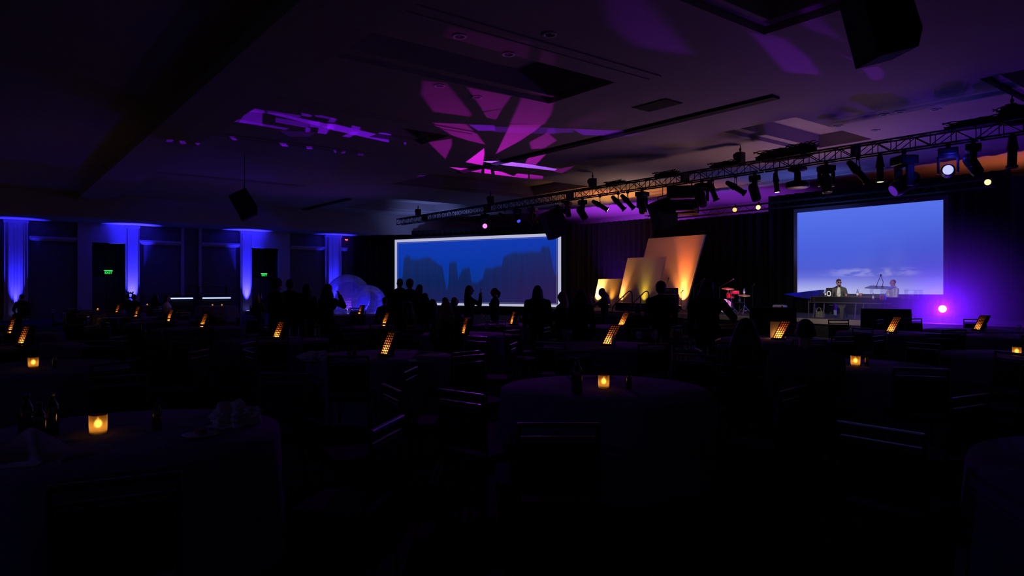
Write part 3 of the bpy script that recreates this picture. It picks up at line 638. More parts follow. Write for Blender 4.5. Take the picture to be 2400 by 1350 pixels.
for px, wv, hv in ((1830, 1.7, .26), (1880, .9, .3), (1700, 1.2, .14), (1560, 1.0, .14), (2300, 1.6, .16), (2390, 1.0, .3), (1440, .9, .1)):
    x = on_y(px, 400, TY).x; m = MB(); m.ball((x, TY, TZ1 + .03 + hv * .2), (wv / 2, .17, hv * .75), 18, 10)
    for k in range(7): m.tube([(x - wv / 2 + wv * i / 8, TY + .14 * math.sin(k + i), TZ1 + .03 + hv * (.2 + .8 * abs(math.sin(i * .5 + k)))) for i in range(9)], .014, 5)
    tag(m.build('cable_bundle', MATTE), 'black cable bundle on the truss ' + {1830: 'above the mushroom shaped light', 1880: 'right of the widest cable heap', 1700: 'left of the chain hoist over the drums', 1560: 'above the square hung projector cage', 2300: 'above the blue glowing fixture', 2390: 'at the far right of the photo', 1440: 'above the lit spotlight near the purple ceiling'}[px], 'cable', 'cables on the truss')
def hoist(px, label):
    x = on_y(px, 400, TY).x; t = thing('chain_hoist', label, 'chain hoist', (x, TY, TZ1), 0, 'chain hoists of the truss')
    MB().box((0, 0, .22), (.22, .26, .34), bevel=.03).build('motor', BLACK, t); MB().cyl((-.2, 0, .28), (.1, 0, .28), .1).build('drum', BLACK, t); MB().cyl((0, 0, .38), (0, 0, ZC - TZ1 - .004), .014).build('chain', BLACK, t); MB().ball((0, 0, .47), (.04, .03, .06), 10, 8).build('hook', BLACK, t); MB().tube([(-.1, 0, .02), (-.14, 0, .1), (0, 0, .1)], .02).build('sling', MATTE, t)
for px, lb in ((980, 'chain hoist nearest the far left end of the truss'), (1150, 'chain hoist over the glowing magenta fixture'), (1389, 'chain hoist above the truss before the purple ceiling patch'), (1735, 'chain hoist on the truss above the drums'), (2372, 'chain hoist at the right end of the truss')): hoist(px, lb)

def moving_head(px, d, label, s=1.0, lens=None, lp=1):
    p = on_y(px, 500, TY); d = Vector(d).normalized(); t = thing('moving_head_light', label, 'stage light', (p.x, TY - .16, TZ0), 0, 'fixtures hung under the truss')
    sd = d.cross(Vector((0, 0, 1))); sd = Vector((1, 0, 0)) if sd.length < .05 else sd.normalized()
    pan = math.atan2(sd.y, sd.x); rot = Euler((0, 0, pan)); zc = -.58 * s
    MB().box((0, 0, -.06), (.08, .08, .14)).build('clamp', BLACK, t)
    MB().box((0, 0, -.19 * s), (.36 * s, .3 * s, .15 * s), rot=rot, bevel=.03 * s).build('base', BLACK, t)
    m = MB()
    m.box((0, 0, -.29 * s), (.36 * s, .14 * s, .06 * s), rot=rot)
    for k in (-1, 1): m.box(sd * k * .17 * s + Vector((0, 0, -.45 * s)), (.05 * s, .13 * s, .36 * s), rot=rot, bevel=.015 * s)
    m.build('yoke', BLACK, t)
    c = Vector((0, 0, zc)); m = MB(); m.cyl(c - d * .17 * s, c + d * .15 * s, .13 * s, .125 * s, 20); m.ball(c - d * .16 * s, .128 * s); m.cyl(c + d * .14 * s, c + d * .21 * s, .13 * s, .11 * s, 20); m.build('head', BLACK, t)
    MB().cyl(c + d * .212 * s, c + d * .22 * s, .095 * s, n=20).build('lens', lens or GLASSD, t)
    return t
GLASSD = mat('dark_lens', (.02, .02, .03), .05)
def spotlight(px, d, label, s=1.0, lens=None, drop=.42):
    p = on_y(px, 500, TY); d = Vector(d).normalized(); t = thing('profile_spotlight', label, 'stage light', (p.x, TY - .16, TZ0), 0, 'fixtures hung under the truss')
    c = Vector((0, 0, -drop)); sd = d.cross(Vector((0, 0, 1))); sd = Vector((0, 1, 0)) if sd.length < .05 else sd.normalized()
    MB().box((0, 0, -.05), (.07, .07, .14)).build('clamp', BLACK, t)
    m = MB()
    for k in (-1, 1): m.cyl(Vector((0, 0, -.1)) + sd * k * .06, c + sd * k * .14, .012, n=6)
    m.cyl(c - sd * .2, c + sd * .2, .012, n=6); m.build('yoke', BLACK, t)
    m = MB(); m.cyl(c - d * .30 * s, c - d * .02, .07 * s, .115 * s, 18); m.ball(c - d * .29 * s, .075 * s); m.build('lamp_house', BLACK, t)
    m = MB(); m.cyl(c - d * .02, c + d * .30 * s, .085 * s, .085 * s, 18); m.cyl(c + d * .30 * s, c + d * .35 * s, .11 * s, .11 * s, 18); m.build('barrel', BLACK, t)
    MB().cyl(c + d * .351 * s, c + d * .355 * s, .075 * s, n=18).build('lens', lens or GLASSD, t)
    return t
cr = Vector((.6157, .7881, 0)); fw_ = Vector((-.7881, .6157, 0)); tocam = lambda px: (Vector((0, 0, EYE)) - on_y(px, 500, TY)).normalized()
WARM = glow('warm_lens', (1, .75, .35), 3.0); LIT = glow('lit_white_lens', (1, .9, .7), 3)
dirs = lambda r, dn, tow=0: cr * r + Vector((0, 0, -dn)) - fw_ * tow
moving_head(1143, tocam(1143) * 1.0 + Vector((0, 0, -.05)), 'magenta glowing fixture on the truss over the skyline screen', 1.15, glow('magenta_lens', (1, .2, .95), 1.6))
spotlight(1190, dirs(1, .7), 'slanted spotlight right of the magenta glowing fixture')
moving_head(1219, dirs(.3, .6, .6), 'small fixture with thin blue glint on the truss', .9, glow('blue_glint', (.05, .06, .9), 1.2))
moving_head(1255, dirs(.5, .6, .2), 'dark round fixture beside the one with blue glint', 1.2)
spotlight(1325, dirs(1, .6), 'slanted spotlight right of the small hung speaker')
moving_head(1338, dirs(.2, 1, .1), 'small fixture between two slanted spotlights left of the purple patch', .9)
moving_head(1372, dirs(.5, .8), 'moving light tilted down right against the purple ceiling', 1.15)
spotlight(1413, dirs(1, .6, .1), 'spotlight with bright lens against the purple ceiling', 1, LIT)
spotlight(1456, dirs(.75, .8), 'left of two spotlights side by side over the panels', 1, mat('pale_lens', (.5, .5, .55), .1))
spotlight(1478, dirs(.7, .75), 'right of two spotlights side by side over the panels')
moving_head(1512, dirs(.15, 1, .2), 'moving light left of the hung projector cage', 1.15)
moving_head(1652, dirs(.05, .8, .4), 'round moving light right of the projector cage', 1.15)
spotlight(1677, dirs(.4, 1), 'steep spotlight beside the round moving light')
spotlight(1731, dirs(1, .6), 'long slanted spotlight under the truss over the drums')
moving_head(1776, dirs(.25, 1, .1), 'moving light with bright tip left of the small upright spotlight', 1.15)
spotlight(1826, dirs(.1, 1), 'small upright spotlight left of the mushroom shaped light', .85, LIT)
moving_head(1943, dirs(0, 1, .3), 'dark moving light above the left of the sky screen', 1.15)
spotlight(2017, dirs(.75, .8), 'thick slanted spotlight above the sky screen', 1.1)
spotlight(2069, dirs(.02, 1), 'upright spotlight with lit lens above the sky screen', 1, WARM)
moving_head(2125, dirs(-.8, .5), 'largest moving light leaning left above the sky screen', 1.55, glow('dim_purple_lens', (.12, .02, .5), .7))
moving_head(2228, tocam(2228) * 1.0 + Vector((0, 0, .05)), 'blue glowing fixture on the truss right of the sky screen', 1.2, glow('blue_hot_lens', (.38, .40, 1), 1.5))
moving_head(2287, dirs(.3, .7, .2), 'dark fixture between blue glow and rightmost spotlight', 1.1)
spotlight(2378, dirs(-.03, 1), 'rightmost upright spotlight against the orange ceiling', 1.1)
light('SPOT', 'magenta_beam', on_y(1143, 523, TY) + tocam(1143) * .5, (.42, .01, 1), 900, (-12.6, 9.6, .76), 24, .9, .05)
light('POINT', 'blue_fixture_bulb', on_y(2228, 372, TY) + tocam(2228) * .42, (.04, .03, 1), 9, radius=.05)
# mushroom shaped light
p = on_y(1876, 420, TY); t = thing('mushroom_light', 'mushroom shaped black light with wide base under the truss', 'stage light', (p.x, TY - .16, TZ0))
MB().lathe([(.05, .01), (.26, -.08), (.27, -.15), (.08, -.22)], n=24).build('top_plate', BLACK, t); MB().lathe([(.09, -.18), (.10, -.5)], n=16).build('stem', BLACK, t); MB().lathe([(.1, -.44), (.32, -.5), (.33, -.64), (.28, -.67)], n=28).build('wide_head', BLACK, t)
# projector cage and hung speakers
p = on_y(1600, 470, TY); t = thing('projector_cage', 'square black cage with two stacked projectors under the truss', 'projector cage', (p.x, TY, TZ0)); wv = 70 / FPX * dep_y(1600, TY); ht = 62 / FPX * dep_y(1600, TY)
rz_ = math.atan2(-ray(1600).x, ray(1600).y); t.rotation_euler = (0, 0, rz_)
for x in (-1, 1):
    for y in (-1, 1): MB().box((x * wv / 2, y * .35, -.15 - ht / 2), (.035, .035, ht)).build('upright', BLACK, t)
for z in (-.3, -.72): 
    b_ = MB().box((0, 0, z - .03), (wv * .94, .66, ht * .34), bevel=.02).build('projector', MATTE, t); MB().cyl((0, .33, z), (0, .4, z), .08).build('lens', GLASSD, b_)
for z in (-.15, -.15 - ht): MB().box((0, 0, z), (wv + .04, .74, .03)).build('shelf', BLACK, t)
for z in (-.51, -.93): MB().box((0, 0, z), (wv * .8, .3, .008)).build('painted_glow', mat('painted_orange_glow', (.7, .35, .08), .4), t)  # orange glow between the projectors put into the board colour
for x in (-.3, .3): MB().cyl((x, 0, -.15), (x, 0, .05), .02).build('hanger', BLACK, t)
def speaker(p, s, rx, rz, cab, label):
    t = thing('hung_speaker', label, 'loudspeaker', p, rz, 'black loudspeakers hung in the room')
    E = Euler((rx, 0, 0)).to_matrix()
    T = lambda v: E @ (Vector(v) * s)
    # cabinet in side profile: grille at -y, lower back corner cut away
    poly = [(-.36, -.42, -.62), (-.36, .30, -.62), (-.36, .46, -.32), (-.36, .40, .62), (-.36, -.42, .62)]
    m = MB(); m.prism([T(v) for v in poly], T((.72, 0, 0))); m.build('cabinet', MATTE, t)
    m = MB(); m.prism([T(v) for v in [(-.33, -.435, -.59), (.33, -.435, -.59), (.33, -.435, .59), (-.33, -.435, .59)]], T((0, .012, 0))); m.build('grille', mat('speaker_grille', (.014, .014, .015), .7), t)
    m = MB()
    for k in (-1, 1): m.cyl(T((k * .43, 0, 0)), T((k * .43, 0, 0)) + Vector((0, 0, .8 * s)), .02 * s)
    m.cyl(T((-.43, 0, 0)) + Vector((0, 0, .8 * s)), T((.43, 0, 0)) + Vector((0, 0, .8 * s)), .02 * s); m.build('yoke', BLACK, t)
    MB().cyl((0, 0, .8 * s), (0, 0, cab), .012).build('cable', BLACK, t); return t
p = at(573, 480, 23); speaker(p, .74, .48, YAW - 1.25, ZC - p.z - .01, 'small tilted speaker hung from ceiling before the left wall')
p = at(2064, 54, 8.2); speaker(p, .68, .27, YAW - 1.48, ZC - p.z - .01, 'large black speaker hung near the top right corner')
p = at(1553, 502, dep_y(1553, TY - .16)); speaker(p, .80, .40, YAW - 1.3, TZ0 - p.z, 'black speaker hung left of the projector cage')
p = at(1299, 524, dep_y(1299, TY - .16)); speaker(p, .92, .40, YAW - 1.2, TZ0 - p.z, 'black speaker hung over the right corner of the skyline screen')
# back truss and its lamps
q0, q1 = on_y(1515, 510, 26.6), on_y(2330, 430, 26.6)
t = thing('drape_truss', 'thin black truss carrying the drapes behind the stage', 'truss', (q0.x, 26.6, 5.0)); m = MB(); L_ = q1.x - q0.x
for y in (-.12, .12):
    for z in (0, .24): m.cyl((0, y, z), (L_, y, z), .024, n=8)
m.build('chord', STEEL, t); m = MB()
for k in range(40): m.cyl((L_ * k / 40, -.12, .24 * (k % 2)), (L_ * (k + 1) / 40, -.12, .24 * ((k + 1) % 2)), .011, n=6)
m.build('lacing', STEEL, t)
for px, lb, on in ((1722, 'small warm lamp left on the drape truss', 1.2), (1777, 'bright warm lamp on the drape truss over the drums', 2.4), (2315, 'bright warm lamp at the right end of drape truss', 2.4)):
    q = on_y(px, 487, 26.4); q.z = 5.08 if px < 2000 else on_y(2315, 427, 26.4).z; dv = (Vector((0, 0, EYE)) - q).normalized()
    t = thing('drape_truss_lamp', lb, 'stage light', q, 0, 'warm lamps on the drape truss'); MB().cyl(-dv * .2, dv * .0, .09, .11, 16).build('housing', BLACK, t); MB().cyl(dv * .004, dv * .01, .095, n=16).build('lens', glow('warm_hot_%g' % on, (1, .62, .22), on), t); MB().box((0, .05, .14), (.05, .05, .2)).build('clamp', BLACK, t)

# ------------------------------------------------------------------ tables, lanterns, candles, chairs
TABLES = {}
def round_table(key, x, y, desc, r=.92):
    t = thing('round_table', 'dark clothed round table ' + desc, 'table', (x, y, 0), 0, 'round banquet tables')
    MB().lathe([(r, .725), (r, .75)], n=40).build('tabletop', mat('plywood', (.3, .2, .12), .7), t)
    m = MB(); n = 72; rings = []
    for zz, f, rr in ((.757, 0, .0001), (.758, 0, r * .5), (.758, 0, r), (.735, .3, r + .012), (.4, .8, r + .03), (.02, 1, r + .05)):
        rings.append([m.bm.verts.new(((rr + f * .035 * math.sin(9 * 2 * math.pi * k / n)) * math.cos(2 * math.pi * k / n), (rr + f * .035 * math.sin(9 * 2 * math.pi * k / n)) * math.sin(2 * math.pi * k / n), zz)) for k in range(n)])
    for a, b in zip(rings[:-1], rings[1:]):
        for k in range(n): m.bm.faces.new((a[k], a[(k + 1) % n], b[(k + 1) % n], b[k]))
    c = m.build('tablecloth', CLOTH, smooth=True, loc=(x, y, 0)); tag(c, 'dark cloth draped over the table ' + desc, 'tablecloth', 'tablecloths on the round tables')
    for k in range(4): a = R(45 + 90 * k); MB().cyl((.6 * math.cos(a), .6 * math.sin(a), 0), (.6 * math.cos(a), .6 * math.sin(a), .725), .02, n=8).build('leg', BLACK, t)
    TABLES[key] = (x, y, desc, t); return t
TT = .759
LAMPS = [('A', 15, 780, 'at the far left edge with a thin edge-on lantern', 'leftmost thin edge-on orange lantern'),
 ('B', 38, 808, 'with the second lantern from the left edge', 'second orange lantern from the left edge of the photo'),
 ('C', 269, 733, 'with the smallest lantern below the left exit sign', 'smallest orange lantern below the left exit sign'),
 ('D', 313, 742, 'with the lantern below the two seated heads', 'orange lantern below the two heads at the bright pilaster'),
 ('E', 389, 752, 'with the lantern in front of the woman in white', 'orange lantern in front of the seated woman in white'),
 ('F', 466, 766, 'with the lantern below the long lit bar', 'orange lantern below the long lit bar'),
 ('G', 637, 793, 'with the lantern below the tall man facing sideways', 'orange lantern below the two tall standing people'),
 ('H', 838, 736, 'with the pinkish lantern in front of the bubbles', 'small pinkish lantern in front of the bubbles'),
 ('I', 893, 763, 'with the lantern between bubbles and seated diners', 'bright orange lantern just right below the bubbles'),
 ('J', 890, 828, 'with the large lantern and scattered papers', 'large orange lantern behind a chair back above the papers'),
 ('K', 1080, 780, 'with the lantern and three purple tinted goblets', 'orange lantern beside the purple tinted goblets'),
 ('L', 1194, 758, 'with pinkish lantern below the skyline screen', 'reddish orange lantern on the purple lit table below skyline screen'),
 ('M', 1410, 805, 'with the largest broad lantern and a water bottle', 'broad lantern with four columns of holes beside water bottle'),
 ('N', 1447, 762, 'with the broad lantern below the stage steps', 'broad orange lantern below the stage steps'),
 ('O', 1810, 791, 'with the brightest lantern in front of a black monitor', 'broad lantern with amber card in front of left black monitor'),
 ('P', 2075, 776, 'with the lantern before the right black monitor', 'broad lantern in front of the right black monitor'),
 ('Q', 2280, 771, 'with the red lantern right of the purple lamp', 'dim reddish lantern right of the dazzling purple lamp')]
AMBER = paperish('amber_paper', (.85, .42, .17), .7)
PERF = mat('perforated_black_card', (.012, .010, .009), .7)
def hole_sheet(w, h, nc, nr, rad):
    m = MB(); cw, chh = w / nc, h / nr; n = 12
    for i in range(nc):
        for j in range(nr):
            cx, cz = (i + .5) * cw, (j + .5) * chh; r = rad * (1 if 1 else 1)
            O, I = [], []
            for k in range(n):
                a = 2 * math.pi * (k + .5) / n; ca, sa = math.cos(a), math.sin(a); s = 1 / max(abs(ca), abs(sa))
                O.append(m.bm.verts.new((cx + ca * s * cw / 2, 0, cz + sa * s * chh / 2))); I.append(m.bm.verts.new((cx + ca * r * cw / 2, 0, cz + sa * r * chh / 2)))
            for k in range(n): m.bm.faces.new((O[k], O[(k + 1) % n], I[(k + 1) % n], I[k]))
    bmesh.ops.remove_doubles(m.bm, verts=m.bm.verts, dist=1e-4)
    ed = [f for f in m.bm.faces]; r = bmesh.ops.extrude_face_region(m.bm, geom=ed); bmesh.ops.translate(m.bm, verts=[v for v in r['geom'] if isinstance(v, bmesh.types.BMVert)], vec=(0, -.004, 0))
    return m
SHX, SHY = .50, .06
def shear(m):
    for v in m.bm.verts: v.co.x += v.co.z * SHX; v.co.y += v.co.z * SHY
    return m
LW_, LH_ = .15, .29
def make_lantern():
    t = thing('lantern', '-', 'lantern', (0, 0, 0), 0, 'orange perforated table lanterns')
    MB().box((.09, .04, .012), (.22, .13, .024), bevel=.004).build('base', MATTE, t)
    m = hole_sheet(LW_, LH_, 4, 9, .80)
    bmesh.ops.translate(m.bm, verts=m.bm.verts, vec=(0, 0, .024)); shear(m).build('perforated_front', PERF, t)
    m = MB(); m.quad((0, .012, .024), (LW_, .012, .024), (LW_, .012, .024 + LH_), (0, .012, .024 + LH_)); shear(m).build('amber_diffuser', AMBER, t)
    m = MB(); m.prism([(-.012, -.004, .02), (0, -.004, .02), (0, -.004, .03 + LH_), (-.012, -.004, .03 + LH_)], (0, .03, 0)); m.prism([(LW_, -.004, .02), (LW_ + .012, -.004, .02), (LW_ + .012, -.004, .03 + LH_), (LW_, -.004, .03 + LH_)], (0, .03, 0)); m.prism([(-.012, -.004, .024 + LH_), (LW_ + .012, -.004, .024 + LH_), (LW_ + .012, -.004, .032 + LH_), (-.012, -.004, .032 + LH_)], (0, .03, 0)); shear(m).build('frame', mat('copper_frame', (.35, .16, .06), .5, .5), t)
    m = MB(); m.prism([(-.012, .026, .02), (LW_ + .012, .026, .02), (LW_ + .012, .026, .032 + LH_), (-.012, .026, .032 + LH_)], (0, .004, 0))
    for v in m.bm.verts: v.co.y += .06 if v.co.y > .0 else 0
    for x in (-.012, LW_ + .008): m.prism([(x, .026, .02), (x, .090, .02), (x, .090, .032 + LH_), (x, .026, .032 + LH_)], (.004, 0, 0))
    m.prism([(-.012, .026, .03 + LH_), (LW_ + .012, .026, .03 + LH_), (LW_ + .012, .090, .03 + LH_), (-.012, .090, .03 + LH_)], (0, 0, .004)); shear(m).build('housing', mat('lantern_inside', (.10, .05, .025), .8), t)
    c = MB().cyl((.085, .07, .024), (.085, .07, .045), .02, n=12).build('tealight', mat('wax', (.7, .6, .45), .5), t); MB().ball((.085, .07, .058), (.005, .005, .012), 8, 6).build('flame', glow('flame', (1, .6, .2), 12), c)
    return t
LWID = dict(A=.076, B=.09, C=.075, D=.078, E=.08, F=.087, G=.10, H=.07, I=.08, J=.09, K=.06, L=.058, M=.138, N=.128, O=.146, P=.149, Q=.132)
lan0 = None
for key, px, py, td, ld in LAMPS:
    p = on_z(px, py, TT + .03)
    round_table(key, p.x + .05, p.y, td)
    if lan0 is None: lan0 = make_lantern(); lan0['label'] = ld; lan0.location = (p.x, p.y, TT); L = lan0
    else: L = dup(lan0, (p.x, p.y, TT), 0, ld)
    u_ = (px - 1200) / FPX; phi = -math.acos(min(.999, LWID[key] / (LW_ * math.sqrt(1 + u_ * u_)))) - math.atan(u_); rz_ = phi + YAW; L.rotation_euler = (0, 0, rz_)
    k = {'H': .55, 'Q': .45, 'O': 1.25, 'M': .8, 'P': .75, 'C': .7}.get(key, 1)
    light('POINT', 'tealight_and_card_fill', L.matrix_basis @ Vector((.10, .068, .075)), (1, .47, .16), 2.1 * k, radius=.012, parent=L)
p = on_z(1800, 793, TT); t = thing('menu_card', 'plain amber lit card standing behind the brightest broad lantern', 'card', (p.x - .05, p.y + .17, TT + .001))
MB().box((.14, 0, .145), (.30, .006, .29)).build('sheet', mat('card_stock', (.55, .5, .42), .8), t); MB().box((.14, .015, .01), (.2, .04, .02)).build('foot', BLACK, t)

def cup_(t, out):
    N, L = t.nodes, t.links
    a = N.new('ShaderNodeBsdfTranslucent'); a.inputs[0].default_value = (.85, .60, .26, 1)
    b = N.new('ShaderNodeBsdfRefraction'); b.inputs[0].default_value = (1, .80, .45, 1); b.inputs['IOR'].default_value = 1.08; b.inputs['Roughness'].default_value = .75
    m = N.new('ShaderNodeMixShader'); m.inputs[0].default_value = .5; L.new(a.outputs[0], m.inputs[1]); L.new(b.outputs[0], m.inputs[2]); L.new(m.outputs[0], out.inputs[0])
light('POINT', 'tealight_and_card_fill', (p.x + .06, p.y + .09, TT + .05), (1, .36, .07), .55, radius=.012, parent=t)  # added point lamp brightening the card, no tealight stands here
CUP = mixmat('frosted_amber_glass', cup_)
FLAME = glow('candle_flame_glow', (1, .62, .26), 10)
def candle(px, py, label, s=1.0, pw=.62):
    p = on_z(px, py, TT); t = thing('votive_candle', label, 'candle', (p.x, p.y, TT), 0, 'votive candles on the tables')
    m = MB(); m.lathe([(.046, .004), (.05, .02), (.052, .118), (.049, .118), (.046, .02), (.0, .014)], n=28, close=False); m.build('glass_cup', CUP, t)
    MB().lathe([(.054, 0), (.055, .012)], n=28).build('glass_foot', GLASS, t)
    w = MB().lathe([(.02, .016), (.02, .030)], n=14).build('tealight', mat('tealight_tin', (.06, .05, .04), .5), t); MB().ball((0, 0, .060), (.021, .021, .024), 14, 10).build('flame', FLAME, w)
    light('POINT', 'candle_flame', (p.x, p.y, TT + .092), (1, .47, .13), pw * 1.5, radius=.003, parent=t)
    return p
C2 = candle(230, 1017, 'nearest glowing candle, on the dark table at the lower left')
C3 = candle(1415, 910, 'glowing candle in the middle between two dark bottles', pw=.62)
C4 = candle(2005, 858, 'glowing candle right of the seated man seen from behind', pw=.55)
C5 = candle(2383, 834, 'small glowing candle at the right edge of the photo', pw=.5)
C1 = candle(78, 862, 'candle at the left, half hidden behind a chair rail', pw=.3)
round_table('c1', C1.x, C1.y, 'with the candle hidden behind a chair rail'); round_table('c2', C2.x + .15, C2.y + .1, 'nearest at the lower left with bottles and napkins')
round_table('c3', C3.x, C3.y, 'with the middle candle and two dark bottles'); round_table('c4', C4.x, C4.y, 'before the seated man seen from behind'); round_table('c5', C5.x, C5.y, 'with the candle at the right edge')
round_table('r1', -4.1, 15.0, 'at the right photo edge beyond the right candle'); round_table('c6', -.55, 4.6, 'outside the right edge of the photo')
for px, py, lb in ((229, 725, 'tiny candle left of the smallest lantern'), (345, 714, 'tiny far candle right of the bright pilaster'), (498, 715, 'left of two tiny far candles under the long bar'), (520, 715, 'right of two tiny far candles under the long bar')):
    q = at(px, py, (EYE - .8) * FPX / (py - HOR)); t = thing('tealight', lb, 'candle', (q.x, q.y, TT), 0, 'tiny far candles'); MB().lathe([(.04, 0), (.045, .06), (.042, .06), (.02, .01)], n=16).build('cup', CUP, t); MB().ball((0, 0, .05), (.025, .025, .03), 10, 8).build('flame', glow('tiny_flame', (1, .5, .14), 1.6), t)
    round_table('f%d' % px, (q + (at(520, 715, 32.4) - q) * (.5 if px == 498 else 0)).x, (q + (at(520, 715, 32.4) - q) * (.5 if px == 498 else 0)).y, {229: 'of the tiny candle left of the smallest lantern', 345: 'of the tiny candle right of the bright pilaster', 498: 'of the two tiny far candles', 520: ''}[px]) if px != 520 else None

CHM = mat('chair_frame', (.09, .09, .10), .33, .9); CHF = mat('chair_fabric', (.02, .02, .03), .9, spec=.2)
def make_chair():
    t = thing('banquet_chair', '-', 'chair', (0, 0, 0), 0, '-')
    MB().box((0, 0, .455), (.44, .44, .07), bevel=.025).build('seat', CHF, t)
    MB().box((0, -.235, .68), (.40, .035, .30), rot=Euler((.10, 0, 0)), bevel=.012).build('backrest', CHF, t)
    m = MB(); m.tube([(-.215, -.21, .44), (-.215, -.255, .92), (.215, -.255, .92), (.215, -.21, .44)], .012, 8); m.box((0, -.255, .92), (.45, .026, .028), bevel=.006); m.box((0, -.25, .85), (.42, .018, .02), bevel=.004); m.build('back_frame', CHM, t)
    for sx in (-1, 1):
        for sy in (-1, 1): MB().cyl((sx * .2, sy * .2, .43), (sx * .215, sy * .225, 0), .013, n=8).build('leg', CHM, t)
    return t
ch0 = None
PEOPLE = []
def chair_at(x, y, rz, label, group):
    global ch0
    if ch0 is None: ch0 = make_chair(); ch0.location = (x, y, 0); ch0.rotation_euler = (0, 0, rz); ch0['label'] = label; ch0['group'] = group; return ch0
    return dup(ch0, (x, y, 0), rz, label, group)

# ------------------------------------------------------------------ people
def P_caps(vs, fs, a, ra, b, rb, n=12):
    a, b = Vector(a), Vector(b); d = b - a
    q = d.to_track_quat('Z', 'Y') if d.length > 1e-6 else Euler((0, 0, 0)).to_quaternion(); rings = []
    L = d.length
    for k in range(5): t_ = -math.pi / 2 + math.pi / 2 * k / 4; rings.append((ra * math.cos(t_), ra * math.sin(t_)))
    for k in range(5): t_ = math.pi / 2 * k / 4; rings.append((rb * math.cos(t_), L + rb * math.sin(t_)))
    o = len(vs)
    for r, z in rings:
        for i in range(n): th = 2 * math.pi * i / n; vs.append(a + q @ Vector((max(r, 1e-4) * math.cos(th), max(r, 1e-4) * math.sin(th), z)))
    for j in range(len(rings) - 1):
        for i in range(n): fs.append((o + j * n + i, o + j * n + (i + 1) % n, o + (j + 1) * n + (i + 1) % n, o + (j + 1) * n + i))
    fs.append(tuple(o + i for i in range(n))[::-1]); fs.append(tuple(o + (len(rings) - 1) * n + i for i in range(n)))
def P_ell(vs, fs, c, r, rot=None, n=16, mth=10):
    c = Vector(c); o = len(vs); M = rot.to_matrix() if rot is not None else Matrix.Identity(3)
    for j in range(mth + 1):
        ph = -math.pi / 2 + math.pi * j / mth; cr_ = max(math.cos(ph), 1e-4)
        for i in range(n): th = 2 * math.pi * i / n; vs.append(c + M @ Vector((r[0] * cr_ * math.cos(th), r[1] * cr_ * math.sin(th), r[2] * math.sin(ph))))
    for j in range(mth):
        for i in range(n): fs.append((o + j * n + i, o + j * n + (i + 1) % n, o + (j + 1) * n + (i + 1) % n, o + (j + 1) * n + i))
    fs.append(tuple(o + i for i in range(n))[::-1]); fs.append(tuple(o + mth * n + i for i in range(n)))
def blob(name, prims, m, parent, vox, it=4, fac=.5):
    vs, fs = [], []
    for p in prims:
        if p[0] == 'c': P_caps(vs, fs, *p[1:])
        else: P_ell(vs, fs, *p[1:])
    me = bpy.data.meshes.new(name); me.from_pydata(vs, [], fs); o = bpy.data.objects.new(name, me); COL.objects.link(o)
    r = o.modifiers.new('r', 'REMESH'); r.mode = 'VOXEL'; r.voxel_size = vox
    s = o.modifiers.new('s', 'SMOOTH'); s.factor = fac; s.iterations = it
    dg = bpy.context.evaluated_depsgraph_get(); nm = bpy.data.meshes.new_from_object(o.evaluated_get(dg)); o.modifiers.clear(); o.data = nm; nm.name = name
    nm.materials.append(m); nm.shade_smooth(); o.parent = parent; return o
def ik(S_, T, l1, l2, pole):
    S_, T = Vector(S_), Vector(T); d = T - S_; L = min(d.length, (l1 + l2) * .995); d.normalize(); T = S_ + d * L
    a = (l1 * l1 - l2 * l2 + L * L) / (2 * L); h = math.sqrt(max(0, l1 * l1 - a * a)); p = Vector(pole); p = (p - d * p.dot(d)).normalized()
    return S_ + d * a + p * h, T
